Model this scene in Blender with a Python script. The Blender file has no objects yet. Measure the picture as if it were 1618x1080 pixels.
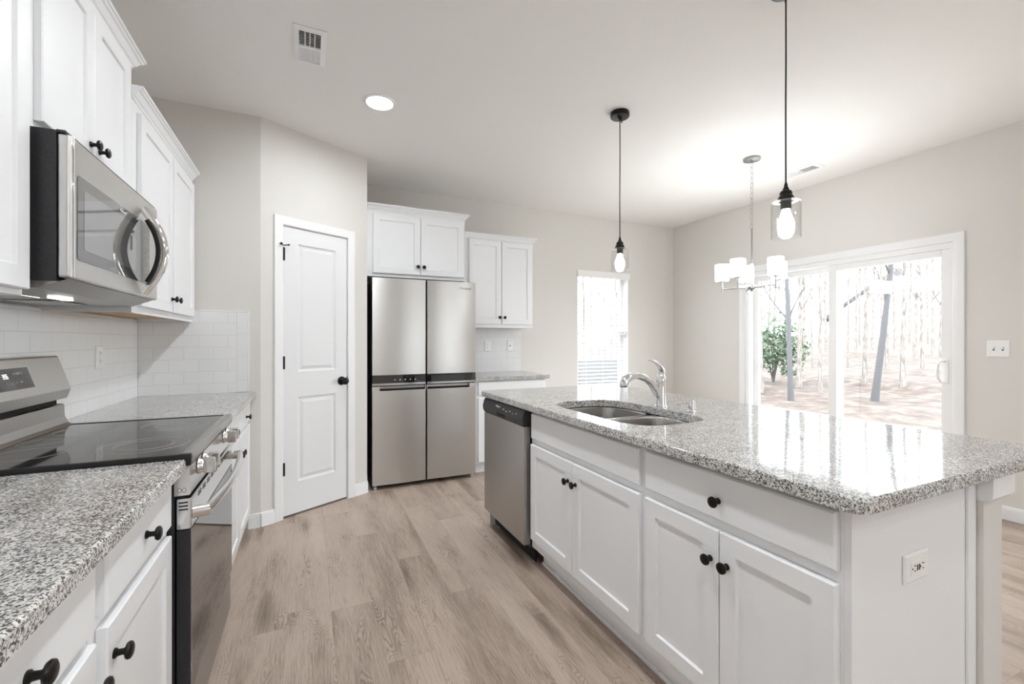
import bpy, bmesh, math, random
from mathutils import Vector, Matrix

PI = math.pi
R = math.radians
scene = bpy.context.scene
COL = scene.collection

# ------------------------------------------------------------------ camera, sky, exposure
cam_d = bpy.data.cameras.new('camera')
cam = bpy.data.objects.new('camera', cam_d)
COL.objects.link(cam)
cam.location = (0, 0, 1.246)
cam.rotation_euler = (R(90), 0, R(-24.7))
cam_d.sensor_width = 36.0
cam_d.sensor_fit = 'HORIZONTAL'
cam_d.lens = 700.0 / 1618.0 * 36.0
cam_d.shift_y = -2.5 / 1618.0
cam_d.clip_start = 0.02
scene.camera = cam

vs = scene.view_settings
scene.display_settings.display_device = 'sRGB'
vs.view_transform = 'Standard'
vs.look = 'None'
vs.gamma = 1.0
vs.use_curve_mapping = False
vs.exposure = 0.3

SKY = 8.0            # overcast sky
CAN = 200.0          # recessed lights
BULB = 38.0          # pendant bulbs
SHADE = 14.0          # chandelier shades

world = bpy.data.worlds.new('overcast_sky')
scene.world = world
world.use_nodes = True
bg = world.node_tree.nodes['Background']
bg.inputs['Color'].default_value = (0.91, 0.965, 1.0, 1)
bg.inputs['Strength'].default_value = SKY

cy = scene.cycles
cy.max_bounces = 14
cy.diffuse_bounces = 8
cy.glossy_bounces = 6
cy.transparent_max_bounces = 16
cy.sample_clamp_indirect = 8.0
cy.use_denoising = True


def portal(name, loc, rot, sx, sy):
    d = bpy.data.lights.new(name, 'AREA')
    d.shape = 'RECTANGLE'
    d.size, d.size_y = sx, sy
    d.cycles.is_portal = True
    o = bpy.data.objects.new(name, d)
    o.location = loc
    o.rotation_euler = rot
    COL.objects.link(o)


portal('slider_daylight', (4.50, 2.51, 1.02), (0, R(90), 0), 2.0, 1.8)
portal('window_daylight', (3.29, 4.56, 1.35), (R(-90), 0, 0), 0.76, 1.5)
portal('added_window_portal', (3.32, -4.58, 1.45), (R(90), 0, 0), 1.16, 1.3)  # sampling portal for the added, unseen rear window

# ------------------------------------------------------------------ materials
MATS = {}


def mat(name, color, rough=0.5, metal=0.0, **kw):
    m = bpy.data.materials.new(name)
    m.use_nodes = True
    b = m.node_tree.nodes['Principled BSDF']
    b.inputs['Base Color'].default_value = (*color, 1)
    b.inputs['Roughness'].default_value = rough
    b.inputs['Metallic'].default_value = metal
    for k, v in kw.items():
        b.inputs[k.replace('_', ' ')].default_value = v
    MATS[name] = m
    return m


def N(m, t, **kw):
    n = m.node_tree.nodes.new(t)
    for k, v in kw.items():
        setattr(n, k, v)
    return n


def L(m, a, b):
    m.node_tree.links.new(a, b)


def bsdf(m):
    return m.node_tree.nodes['Principled BSDF']


def coords(m, kind='Object', scale=(1, 1, 1), loc=(0, 0, 0), rot=(0, 0, 0)):
    tc = N(m, 'ShaderNodeTexCoord')
    mp = N(m, 'ShaderNodeMapping')
    mp.inputs['Scale'].default_value = scale
    mp.inputs['Location'].default_value = loc
    mp.inputs['Rotation'].default_value = rot
    L(m, tc.outputs[kind], mp.inputs['Vector'])
    return mp.outputs['Vector']


def world_pos(m):
    return N(m, 'ShaderNodeNewGeometry').outputs['Position']


def math_n(m, op, a, b=None, c=None):
    n = N(m, 'ShaderNodeMath', operation=op)
    for i, v in enumerate((a, b, c)):
        if v is None:
            continue
        if isinstance(v, (int, float)):
            n.inputs[i].default_value = v
        else:
            L(m, v, n.inputs[i])
    return n.outputs[0]


def ramp(m, fac, stops, mode='LINEAR'):
    r = N(m, 'ShaderNodeValToRGB')
    r.color_ramp.interpolation = mode
    els = r.color_ramp.elements
    while len(els) < len(stops):
        els.new(0.5)
    for e, (p, c) in zip(els, stops):
        e.position = p
        e.color = (*c, 1)
    L(m, fac, r.inputs['Fac'])
    return r.outputs['Color']


def noise(m, vec, scale, detail=3.0, rough=0.5):
    n = N(m, 'ShaderNodeTexNoise')
    n.inputs['Scale'].default_value = scale
    n.inputs['Detail'].default_value = detail
    n.inputs['Roughness'].default_value = rough
    L(m, vec, n.inputs['Vector'])
    return n.outputs['Fac']


def bump(m, h, strength, dist=0.01):
    b = N(m, 'ShaderNodeBump')
    b.inputs['Strength'].default_value = strength
    b.inputs['Distance'].default_value = dist
    L(m, h, b.inputs['Height'])
    L(m, b.outputs['Normal'], bsdf(m).inputs['Normal'])


def mix_col(m, fac, a, b, mode='MIX'):
    n = N(m, 'ShaderNodeMix', data_type='RGBA', blend_type=mode)
    for i, v in ((0, fac), (6, a), (7, b)):
        if isinstance(v, (int, float)):
            n.inputs[i].default_value = v
        elif isinstance(v, tuple):
            n.inputs[i].default_value = (*v, 1)
        else:
            L(m, v, n.inputs[i])
    return n.outputs[2]


WALL_C = (0.69, 0.67, 0.64)
wall_m = mat('greige_wall_paint', WALL_C, 0.75)
bump(wall_m, noise(wall_m, world_pos(wall_m), 160, 2), 0.06, 0.002)
ceil_m = mat('ceiling_paint', (0.82, 0.805, 0.785), 0.85)
bump(ceil_m, noise(ceil_m, world_pos(ceil_m), 90, 3), 0.12, 0.003)
trim_m = mat('white_trim_paint', (0.83, 0.835, 0.84), 0.35)
cab_m = mat('white_cabinet_paint', (0.825, 0.835, 0.85), 0.38)
door_m = mat('white_door_paint', (0.77, 0.775, 0.785), 0.42)
bronze_m = mat('dark_bronze', (0.025, 0.023, 0.022), 0.32, 0.85)
black_m = mat('black_enamel', (0.012, 0.012, 0.013), 0.38)
blackplas_m = mat('black_plastic', (0.02, 0.02, 0.021), 0.45)
fleck_m = mat('flecked_black_enamel', (0.02, 0.02, 0.022), 0.4)
fv = noise(fleck_m, coords(fleck_m), 900, 1)
L(fleck_m, ramp(fleck_m, fv, [(0.55, (0.012, 0.012, 0.014)), (0.75, (0.07, 0.07, 0.075))]), bsdf(fleck_m).inputs['Base Color'])
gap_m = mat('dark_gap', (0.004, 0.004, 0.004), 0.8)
glassblk_m = mat('black_glass', (0.012, 0.012, 0.013), 0.03, 0.0, IOR=1.9)
mwglass_m = mat('grey_mirror_glass', (0.05, 0.05, 0.05), 0.03, 0.0, IOR=2.2)
ovenglass_m = mat('oven_mirror_glass', (0.03, 0.028, 0.027), 0.03, 0.0, IOR=3.6)
cook_m = mat('black_ceramic_glass', (0.02, 0.02, 0.021), 0.05, 0.0, IOR=2.4)
ring_m = mat('burner_marking', (0.42, 0.42, 0.42), 0.6)
chrome_m = mat('polished_chrome', (0.86, 0.86, 0.87), 0.06, 1.0)
nickel_m = mat('brushed_nickel', (0.36, 0.35, 0.34), 0.3, 1.0)
plate_m = mat('white_plastic', (0.86, 0.86, 0.85), 0.35)
slot_m = mat('dark_slot', (0.03, 0.03, 0.03), 0.6)
tan_m = mat('bare_plywood', (0.62, 0.42, 0.24), 0.7)
wv = noise(tan_m, coords(tan_m, scale=(4, 40, 40)), 3, 4)
L(tan_m, ramp(tan_m, wv, [(0.3, (0.50, 0.33, 0.18)), (0.7, (0.68, 0.48, 0.29))]), bsdf(tan_m).inputs['Base Color'])
vinyl_m = mat('white_vinyl_frame', (0.85, 0.855, 0.86), 0.4)
blind_m = mat('white_blind_slat', (0.86, 0.86, 0.85), 0.5)
icon_m = mat('pale_print', (0.75, 0.75, 0.75), 0.5)
logo_m = mat('dark_logo_print', (0.12, 0.12, 0.12), 0.4)
greywire_m = mat('dark_wire', (0.06, 0.06, 0.06), 0.5)


def steel(name, base, rough, scale, aniso=0.6, rot=0.0):
    m = mat(name, base, rough, 1.0)
    v = coords(m, scale=scale)
    n = noise(m, v, 60, 3)
    b = bsdf(m)
    L(m, math_n(m, 'MULTIPLY_ADD', n, 0.12, rough - 0.06), b.inputs['Roughness'])
    b.inputs['Anisotropic'].default_value = aniso
    b.inputs['Anisotropic Rotation'].default_value = rot + 0.25
    t = N(m, 'ShaderNodeTangent', direction_type='RADIAL', axis='Z')
    L(m, t.outputs['Tangent'], b.inputs['Tangent'])
    return m


steel_m = steel('brushed_stainless', (0.60, 0.588, 0.572), 0.36, (1, 1, 30), 0.75)
steelv_m = steel('dark_stainless', (0.42, 0.405, 0.39), 0.33, (1, 1, 30), 0.7)
sink_m = mat('sink_stainless', (0.50, 0.49, 0.48), 0.24, 1.0)
bright_m = mat('bright_steel', (0.72, 0.715, 0.71), 0.18, 1.0)


def emit(name, color, strength, base=(0.8, 0.8, 0.8)):
    m = mat(name, base, 0.5)
    b = bsdf(m)
    b.inputs['Emission Color'].default_value = (*color, 1)
    b.inputs['Emission Strength'].default_value = strength
    return m


can_em = emit('lit_diffuser', (0.93, 0.97, 1.0), CAN)
bulb_em = emit('lit_bulb', (0.96, 0.98, 1.0), BULB)
shade_em = emit('lit_opal_glass', (0.96, 0.98, 1.0), SHADE)
hood_em = emit('lit_hood_lens', (0.96, 0.98, 1.0), 16.0)
led_em = emit('lit_display_digits', (0.9, 0.97, 1.0), 1.6)


def thin_glass(name, tint=(1, 1, 1), refl=1.0):
    m = bpy.data.materials.new(name)
    m.use_nodes = True
    nt = m.node_tree
    nt.nodes.clear()
    o = N(m, 'ShaderNodeOutputMaterial')
    t = N(m, 'ShaderNodeBsdfTransparent')
    t.inputs['Color'].default_value = (*tint, 1)
    g = N(m, 'ShaderNodeBsdfGlossy')
    g.inputs['Roughness'].default_value = 0.02
    f = N(m, 'ShaderNodeLayerWeight')
    f.inputs['Blend'].default_value = 0.5
    mx = N(m, 'ShaderNodeMixShader')
    fac = math_n(m, 'MULTIPLY', math_n(m, 'MULTIPLY_ADD', math_n(m, 'POWER', f.outputs['Facing'], 4.0), 0.75, 0.04), refl)
    L(m, fac, mx.inputs[0])
    L(m, t.outputs[0], mx.inputs[1])
    L(m, g.outputs[0], mx.inputs[2])
    L(m, mx.outputs[0], o.inputs['Surface'])
    return m


pane_m = thin_glass('window_glass', (0.98, 0.99, 0.99), 0.6)
shade_glass_m = thin_glass('clear_shade_glass', (0.975, 0.975, 0.975), 1.0)

# granite
granite_m = mat('speckled_granite', (0.5, 0.5, 0.5), 0.07)
gv = coords(granite_m)
wn = N(granite_m, 'ShaderNodeTexNoise')
wn.inputs['Scale'].default_value = 120
L(granite_m, gv, wn.inputs['Vector'])
va = N(granite_m, 'ShaderNodeVectorMath', operation='MULTIPLY_ADD')
L(granite_m, wn.outputs['Color'], va.inputs[0])
va.inputs[1].default_value = (0.008, 0.008, 0.008)
L(granite_m, gv, va.inputs[2])


def vor(scale):
    v = N(granite_m, 'ShaderNodeTexVoronoi')
    v.inputs['Scale'].default_value = scale
    L(granite_m, va.outputs[0], v.inputs['Vector'])
    s = N(granite_m, 'ShaderNodeSeparateColor')
    L(granite_m, v.outputs['Color'], s.inputs['Color'])
    return s.outputs[0]


cells = vor(300)
fine = vor(620)
big = noise(granite_m, gv, 16, 2)
k = math_n(granite_m, 'ADD', math_n(granite_m, 'MULTIPLY', cells, 0.72), math_n(granite_m, 'MULTIPLY', fine, 0.28))
k = math_n(granite_m, 'ADD', k, math_n(granite_m, 'MULTIPLY_ADD', big, 0.30, -0.15))
gcol = ramp(granite_m, k, [(0.0, (0.04, 0.04, 0.04)), (0.25, (0.085, 0.082, 0.078)), (0.35, (0.23, 0.223, 0.215)),
                          (0.48, (0.40, 0.39, 0.378)), (0.62, (0.62, 0.608, 0.592)), (1.0, (0.80, 0.792, 0.78))])
L(granite_m, gcol, bsdf(granite_m).inputs['Base Color'])
bsdf(granite_m).inputs['IOR'].default_value = 1.6

# floor planks, running along Y
floor_m = mat('oak_plank_floor', (0.3, 0.24, 0.2), 0.42)
fm = floor_m
sep = N(fm, 'ShaderNodeSeparateXYZ')
L(fm, world_pos(fm), sep.inputs[0])
PX, PY = sep.outputs[0], sep.outputs[1]
PW, PLN = 0.1815, 1.22
fx = math_n(fm, 'DIVIDE', math_n(fm, 'ADD', PX, 0.085 + PW * 40), PW)
ix = math_n(fm, 'FLOOR', fx)
frx = math_n(fm, 'FRACT', fx)
w1 = N(fm, 'ShaderNodeTexWhiteNoise', noise_dimensions='1D')
L(fm, ix, w1.inputs['W'])
fy = math_n(fm, 'ADD', math_n(fm, 'DIVIDE', math_n(fm, 'ADD', PY, 24.4), PLN), w1.outputs['Value'])
iy = math_n(fm, 'FLOOR', fy)
fry = math_n(fm, 'FRACT', fy)
pid = math_n(fm, 'ADD', math_n(fm, 'MULTIPLY', ix, 17.13), math_n(fm, 'MULTIPLY', iy, 5.77))
w2 = N(fm, 'ShaderNodeTexWhiteNoise', noise_dimensions='1D')
L(fm, pid, w2.inputs['W'])
cmb = N(fm, 'ShaderNodeCombineXYZ')
L(fm, math_n(fm, 'MULTIPLY', PX, 1.0), cmb.inputs[0])
L(fm, PY, cmb.inputs[1])
L(fm, math_n(fm, 'MULTIPLY', w2.outputs['Value'], 37.0), cmb.inputs[2])


def fmap(sx, sy):
    mp = N(fm, 'ShaderNodeMapping')
    mp.inputs['Scale'].default_value = (sx, sy, 1)
    L(fm, cmb.outputs[0], mp.inputs['Vector'])
    return mp.outputs['Vector']


field = noise(fm, fmap(7.5, 1.9), 1.0, 2.2, 0.45)
rings = math_n(fm, 'SINE', math_n(fm, 'MULTIPLY', field, 300.0))
rings = math_n(fm, 'POWER', math_n(fm, 'MULTIPLY_ADD', rings, 0.5, 0.5), 2.0)
ringmask = noise(fm, fmap(6.0, 1.6), 1.3, 2)
ringmask = math_n(fm, 'MAXIMUM', math_n(fm, 'MULTIPLY_ADD', ringmask, 3.2, -1.45), 0.12)
ringmask = math_n(fm, 'MINIMUM', ringmask, 1.0)
streak = noise(fm, fmap(230, 9.0), 1.0, 4, 0.65)
blotch = noise(fm, fmap(7.0, 1.1), 1.0, 3, 0.5)
knot = N(fm, 'ShaderNodeTexVoronoi', feature='F1')
knot.inputs['Scale'].default_value = 1.0
L(fm, fmap(6.0, 1.1), knot.inputs['Vector'])
knotf = math_n(fm, 'MULTIPLY_ADD', knot.outputs['Distance'], -3.6, 1.0)
knotf = math_n(fm, 'MAXIMUM', knotf, 0.0)
tone = math_n(fm, 'MULTIPLY_ADD', w2.outputs['Value'], 0.20, 0.44)
tone = math_n(fm, 'ADD', tone, math_n(fm, 'MULTIPLY_ADD', blotch, 0.9, -0.45))
tone = math_n(fm, 'ADD', tone, math_n(fm, 'MULTIPLY_ADD', streak, 0.85, -0.425))
tone = math_n(fm, 'SUBTRACT', tone, math_n(fm, 'MULTIPLY', math_n(fm, 'MULTIPLY', rings, ringmask), 0.42))
tone = math_n(fm, 'SUBTRACT', tone, math_n(fm, 'MULTIPLY', knotf, 0.45))
fc = ramp(fm, tone, [(0.0, (0.17, 0.125, 0.095)), (0.28, (0.295, 0.226, 0.180)), (0.52, (0.45, 0.360, 0.298)), (1.0, (0.60, 0.500, 0.425))])
ex = math_n(fm, 'MINIMUM', frx, math_n(fm, 'SUBTRACT', 1.0, frx))
ey = math_n(fm, 'MULTIPLY', math_n(fm, 'MINIMUM', fry, math_n(fm, 'SUBTRACT', 1.0, fry)), PLN / PW)
edge = math_n(fm, 'LESS_THAN', math_n(fm, 'MINIMUM', ex, ey), 0.006)
fc = mix_col(fm, math_n(fm, 'MULTIPLY', edge, 0.25), fc, (0.10, 0.075, 0.06))
L(fm, fc, bsdf(fm).inputs['Base Color'])
bump(fm, math_n(fm, 'SUBTRACT', streak, edge), 0.08, 0.002)


# subway tile: u axis is X or Y in world space
def tile_mat(name, axis, u0):
    m = mat(name, (0.8, 0.8, 0.8), 0.12)
    s = N(m, 'ShaderNodeSeparateXYZ')
    L(m, world_pos(m), s.inputs[0])
    c = N(m, 'ShaderNodeCombineXYZ')
    L(m, math_n(m, 'SUBTRACT', s.outputs[axis], u0), c.inputs[0])
    L(m, math_n(m, 'SUBTRACT', s.outputs[2], 0.8913), c.inputs[1])
    b = N(m, 'ShaderNodeTexBrick')
    b.offset = 0.5
    b.offset_frequency = 2
    b.inputs['Scale'].default_value = 1.0
    b.inputs['Mortar Size'].default_value = 0.0016
    b.inputs['Mortar Smooth'].default_value = 0.2
    b.inputs['Brick Width'].default_value = 0.155
    b.inputs['Row Height'].default_value = 0.0775
    b.inputs['Color1'].default_value = (0.80, 0.805, 0.81, 1)
    b.inputs['Color2'].default_value = (0.815, 0.82, 0.825, 1)
    b.inputs['Mortar'].default_value = (0.70, 0.70, 0.70, 1)
    L(m, c.outputs[0], b.inputs['Vector'])
    L(m, b.outputs['Color'], bsdf(m).inputs['Base Color'])
    bump(m, math_n(m, 'SUBTRACT', 1.0, b.outputs['Fac']), 0.5, 0.002)
    return m


tileY_m = tile_mat('white_subway_tile_on_range_wall', 1, 0.0)
tileX_m = tile_mat('white_subway_tile_on_return_wall', 0, -0.94 - 0.155 * 40 + 0.075)
tileF_m = tile_mat('white_subway_tile_by_refrigerator', 0, 1.45)
tileE_m = mat('white_edge_tile', (0.80, 0.805, 0.81), 0.12)


# ------------------------------------------------------------------ mesh builder
class MB:
    def __init__(self):
        self.bm = bmesh.new()

    def _merge(self, other, M=None):
        me = bpy.data.meshes.new('tmp')
        other.to_mesh(me)
        other.free()
        if M is not None:
            me.transform(M)
        self.bm.from_mesh(me)
        bpy.data.meshes.remove(me)

    def box(self, x0, x1, y0, y1, z0, z1, bev=0.0, seg=2):
        b = bmesh.new()
        r = bmesh.ops.create_cube(b, size=1)
        for v in b.verts:
            v.co = Vector((x0 + (v.co.x + .5) * (x1 - x0), y0 + (v.co.y + .5) * (y1 - y0), z0 + (v.co.z + .5) * (z1 - z0)))
        if bev > 0:
            bmesh.ops.bevel(b, geom=b.edges[:], offset=bev, segments=seg, affect='EDGES', profile=0.5)
        self._merge(b)
        return self

    def lathe(self, prof, M=None, n=24, cap=True):
        """prof: (radius, height) along +Z."""
        b = bmesh.new()
        rings = []
        for r, z in prof:
            if r < 1e-6:
                rings.append([b.verts.new((0, 0, z))])
            else:
                rings.append([b.verts.new((r * math.cos(2 * PI * i / n), r * math.sin(2 * PI * i / n), z)) for i in range(n)])
        for a, c in zip(rings, rings[1:]):
            for i in range(n):
                j = (i + 1) % n
                if len(a) == 1 and len(c) == 1:
                    continue
                if len(a) == 1:
                    b.faces.new((a[0], c[j], c[i]))
                elif len(c) == 1:
                    b.faces.new((a[i], a[j], c[0]))
                else:
                    b.faces.new((a[i], a[j], c[j], c[i]))
        if cap:
            if len(rings[0]) > 1:
                b.faces.new(rings[0][::-1])
            if len(rings[-1]) > 1:
                b.faces.new(rings[-1])
        bmesh.ops.recalc_face_normals(b, faces=b.faces[:])
        self._merge(b, M)
        return self

    def tube(self, pts, rad, n=10, closed=False, flat=None):
        """tube along points; rad scalar or list; flat: (a,b) cross-section scale."""
        b = bmesh.new()
        P = [Vector(p) for p in pts]
        rs = rad if isinstance(rad, (list, tuple)) else [rad] * len(P)
        rings = []
        up = None
        for i, p in enumerate(P):
            if closed:
                t = (P[(i + 1) % len(P)] - P[i - 1]).normalized()
            else:
                t = (P[min(i + 1, len(P) - 1)] - P[max(i - 1, 0)]).normalized()
            if up is None:
                up = Vector((0, 0, 1)) if abs(t.z) < 0.9 else Vector((1, 0, 0))
            s = t.cross(up).normalized()
            up = s.cross(t).normalized()
            fa, fb = flat if flat else (1, 1)
            rings.append([b.verts.new(p + (s * math.cos(2 * PI * k / n) * fa + up * math.sin(2 * PI * k / n) * fb) * rs[i]) for k in range(n)])
        pairs = list(zip(rings, rings[1:]))
        if closed:
            pairs.append((rings[-1], rings[0]))
        for a, c in pairs:
            for k in range(n):
                b.faces.new((a[k], a[(k + 1) % n], c[(k + 1) % n], c[k]))
        if not closed:
            b.faces.new(rings[0][::-1])
            b.faces.new(rings[-1])
        bmesh.ops.recalc_face_normals(b, faces=b.faces[:])
        self._merge(b)
        return self

    def prism(self, poly, a0, a1, axis='y', bev=0.0):
        """extrude a polygon. axis 'y': poly is (x,z); 'x': poly is (y,z); 'z': poly is (x,y)."""
        b = bmesh.new()
        def P(p, a):
            if axis == 'y':
                return (p[0], a, p[1])
            if axis == 'x':
                return (a, p[0], p[1])
            return (p[0], p[1], a)
        A = [b.verts.new(P(p, a0)) for p in poly]
        B = [b.verts.new(P(p, a1)) for p in poly]
        n = len(poly)
        b.faces.new(A)
        b.faces.new(B[::-1])
        for i in range(n):
            b.faces.new((A[i], B[i], B[(i + 1) % n], A[(i + 1) % n]))
        bmesh.ops.recalc_face_normals(b, faces=b.faces[:])
        if bev > 0:
            bmesh.ops.bevel(b, geom=b.edges[:], offset=bev, segments=2, affect='EDGES', profile=0.5)
        self._merge(b)
        return self

    def loops(self, rings, cap0=True, cap1=True):
        """skin a list of equal-length closed loops."""
        b = bmesh.new()
        V = [[b.verts.new(p) for p in r] for r in rings]
        n = len(V[0])
        for a, c in zip(V, V[1:]):
            for i in range(n):
                b.faces.new((a[i], a[(i + 1) % n], c[(i + 1) % n], c[i]))
        if cap0:
            b.faces.new(V[0][::-1])
        if cap1:
            b.faces.new(V[-1])
        bmesh.ops.recalc_face_normals(b, faces=b.faces[:])
        self._merge(b)
        return self

    def quad(self, pts):
        vsx = [self.bm.verts.new(p) for p in pts]
        self.bm.faces.new(vsx)
        return self

    def xform(self, M):
        self.bm.transform(M)
        return self

    def build(self, name, m, parent=None, smooth=True, angle=35):
        me = bpy.data.meshes.new(name)
        self.bm.to_mesh(me)
        self.bm.free()
        me.materials.append(m)
        if smooth:
            me.polygons.foreach_set('use_smooth', [True] * len(me.polygons))
            try:
                me.set_sharp_from_angle(angle=R(angle))
            except Exception:
                pass
        o = bpy.data.objects.new(name, me)
        COL.objects.link(o)
        if smooth:
            wn_ = o.modifiers.new('weighted_normals', 'WEIGHTED_NORMAL')
            wn_.keep_sharp = True
            wn_.weight = 100
        if parent is not None:
            o.parent = parent
        return o


def tag(o, label=None, cat=None, group=None, kind=None):
    if label:
        o['label'] = label
    if cat:
        o['category'] = cat
    if group:
        o['group'] = group
    if kind:
        o['kind'] = kind
    return o


def thing(name, label, cat, loc=(0, 0, 0), rotz=0.0, group=None, kind=None):
    o = bpy.data.objects.new(name, None)
    o.empty_display_size = 0.1
    o.location = loc
    o.rotation_euler = (0, 0, rotz)
    COL.objects.link(o)
    return tag(o, label, cat, group, kind)


def copy_thing(root, loc, label=None, rotz=None):
    c = root.copy()
    COL.objects.link(c)
    c.location = loc
    if rotz is not None:
        c.rotation_euler = (0, 0, rotz)
    if label:
        c['label'] = label

    def rec(src, dst):
        for ch in src.children:
            k = ch.copy()
            COL.objects.link(k)
            k.parent = dst
            rec(ch, k)
    rec(root, c)
    return c


def text_part(s, size, M, m, name, parent, ext=0.0004):
    cu = bpy.data.curves.new(name, 'FONT')
    cu.body = s
    cu.size = size
    cu.extrude = ext
    cu.align_x = 'CENTER'
    cu.align_y = 'CENTER'
    t = bpy.data.objects.new(name, cu)
    COL.objects.link(t)
    dg = bpy.context.evaluated_depsgraph_get()
    me = bpy.data.meshes.new_from_object(t.evaluated_get(dg))
    bpy.data.objects.remove(t)
    bpy.data.curves.remove(cu)
    me.transform(M)
    me.materials.clear()
    me.materials.append(m)
    me.name = name
    o = bpy.data.objects.new(name, me)
    COL.objects.link(o)
    o.parent = parent
    return o


# frame matrices: face the front (-y) side of a local frame
FACE = Matrix.Rotation(R(90), 4, 'X')


def face_at(x, y, z):
    return Matrix.Translation((x, y, z)) @ FACE


TO_FRONT = Matrix.Rotation(R(90), 4, 'X')      # +Z -> -Y


def struct(name, mb, m, parent=None, kind='structure', **kw):
    o = mb.build(name, m, parent, **kw)
    if parent is None:
        o['kind'] = kind
    return o


# ------------------------------------------------------------------ room shell
H = 2.743
XL, XR, YB, YF = -0.95, 4.42, 4.47, -4.5
T = 0.14

struct('floor', MB().box(XL - T, XR + T, YF - T, YB + T, -0.12, 0.0), floor_m)
struct('ceiling', MB().box(XL - T, XR + T, YF - T, YB + T, H, H + 0.12), ceil_m)
struct('wall_range', MB().box(XL - T, XL, YF - T, YB, 0, H), wall_m)

A = Vector((-0.29, 3.40, 0))
B = Vector((0.44, 3.81, 0))
WL = (B - A).length
WA = math.atan2(B.y - A.y, B.x - A.x)
# return wall + pantry walls (solid pieces with their own depth)
struct('wall_return', MB().box(XL, A.x, 3.40, 3.40 + T, 0, H), wall_m)
S0, S1, DH = 0.150, 0.652, 2.045          # door opening along the angled wall
w = MB()
w.box(0, S0 - 0.012, 0, 0.115, 0, H)
w.box(S1 + 0.012, WL, 0, 0.115, 0, H)
w.box(S0 - 0.012, S1 + 0.012, 0, 0.115, DH + 0.012, H)
PANTRY = Matrix.Translation(A) @ Matrix.Rotation(WA, 4, 'Z')
w.xform(PANTRY)
struct('wall_pantry', w, wall_m)
struct('wall_alcove', MB().box(B.x - 0.115, B.x, 3.81, YB, 0, H), wall_m)
# back (refrigerator) wall with window opening
WX0, WX1, WZ0, WZ1 = 2.911, 3.675, 0.64, 2.09
w = MB()
w.box(XL - T, WX0, YB, YB + T, 0, H)
w.box(WX1, XR + T, YB, YB + T, 0, H)
w.box(WX0, WX1, YB, YB + T, 0, WZ0)
w.box(WX0, WX1, YB, YB + T, WZ1, H)
struct('wall_back', w, wall_m)
# patio door wall
DY0, DY1, DZ1 = 1.645, 3.395, 1.99
w = MB()
w.box(XR, XR + T, YF - T, DY0, 0, H)
w.box(XR, XR + T, DY1, YB, 0, H)
w.box(XR, XR + T, DY0, DY1, DZ1, H)
struct('wall_patio', w, wall_m)
# far end of the living area behind the camera, with an unseen window added for daylight
w = MB()
w.box(XL, 2.74, YF - T, YF, 0, H)
w.box(3.9, XR, YF - T, YF, 0, H)
w.box(2.74, 3.9, YF - T, YF, 0, 0.8)
w.box(2.74, 3.9, YF - T, YF, 2.1, H)
struct('wall_rear', w, wall_m)
w2_ = MB()
for x0, x1 in ((2.74, 3.9),):
    for a in ((x0, x0 + .05, .8, 2.1), (x1 - .05, x1, .8, 2.1), (x0, x1, .8, .85), (x0, x1, 2.05, 2.1), (x0, x1, 1.43, 1.47)):
        w2_.box(a[0], a[1], YF - 0.09, YF - 0.04, a[2], a[3])
wr = struct('window_added_rear', w2_, vinyl_m)  # unseen window, added to let more sky light into the room
MB().box(2.79, 3.85, YF - 0.067, YF - 0.063, 0.85, 2.05).build('pane', pane_m, wr)

# baseboards
BBP = [(0, 0), (-0.017, 0), (-0.017, 0.012), (-0.013, 0.018), (-0.013, 0.070), (-0.009, 0.082), (-0.009, 0.090), (0, 0.093)]


def baseboard(name, p0, p1):
    p0, p1 = Vector(p0), Vector(p1)
    d = p1 - p0
    M = Matrix.Translation((p0.x, p0.y, 0)) @ Matrix.Rotation(math.atan2(d.y, d.x), 4, 'Z')
    mb = MB().prism(BBP, 0, d.length, 'x')
    mb.xform(M)
    struct(name, mb, trim_m)


dirv = (B - A).normalized()
baseboard('baseboard_return', (-0.36, 3.40), (A.x, 3.40))
baseboard('baseboard_pantry', A, A + dirv * (S0 - 0.064))
baseboard('baseboard_alcove', A + dirv * (S1 + 0.064), B)
baseboard('baseboard_back', (2.19, YB), (XR, YB))
baseboard('baseboard_patio', (XR, 1.56), (XR, YF))
baseboard('baseboard_corner', (XR, YB - 0.02), (XR, 3.47))

# ------------------------------------------------------------------ pantry door (local frame: x along wall, front -y)
d1 = thing('door_1', 'white two-panel pantry door with black knob and hinges in the angled wall', 'door', A, WA, kind='structure')
CP = [(0.062, 0), (0.062, -0.011), (0.052, -0.017), (0.030, -0.016), (0.022, -0.012), (0.006, -0.011), (0, -0.006), (0, 0)]


def casing_frame(mb, x0, x1, z1, prof, z0=0.0):
    """U-shaped mitred casing round an opening; prof: (out, y)."""
    n = len(prof)
    b = bmesh.new()
    rows = []
    for (o, y) in prof:
        rows.append([b.verts.new(p) for p in ((x0 - o, y, z0), (x0 - o, y, z1 + o), (x1 + o, y, z1 + o), (x1 + o, y, z0))])
    for i in range(n):
        a, c = rows[i], rows[(i + 1) % n]
        for k in range(3):
            b.faces.new((a[k], a[k + 1], c[k + 1], c[k]))
    b.faces.new([r[0] for r in rows])
    b.faces.new([r[3] for r in rows][::-1])
    bmesh.ops.recalc_face_normals(b, faces=b.faces[:])
    mb._merge(b)


mb = MB()
casing_frame(mb, S0 - 0.002, S1 + 0.002, DH + 0.004, CP)
mb.build('casing', trim_m, d1)
mb = MB()
mb.box(S0 - 0.012, S0 - 0.003, 0.001, 0.115, 0, DH)
mb.box(S1 + 0.003, S1 + 0.012, 0.001, 0.115, 0, DH)
mb.box(S0 - 0.012, S1 + 0.012, 0.001, 0.115, DH + 0.003, DH + 0.012)
mb.build('jamb', trim_m, d1)


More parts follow.
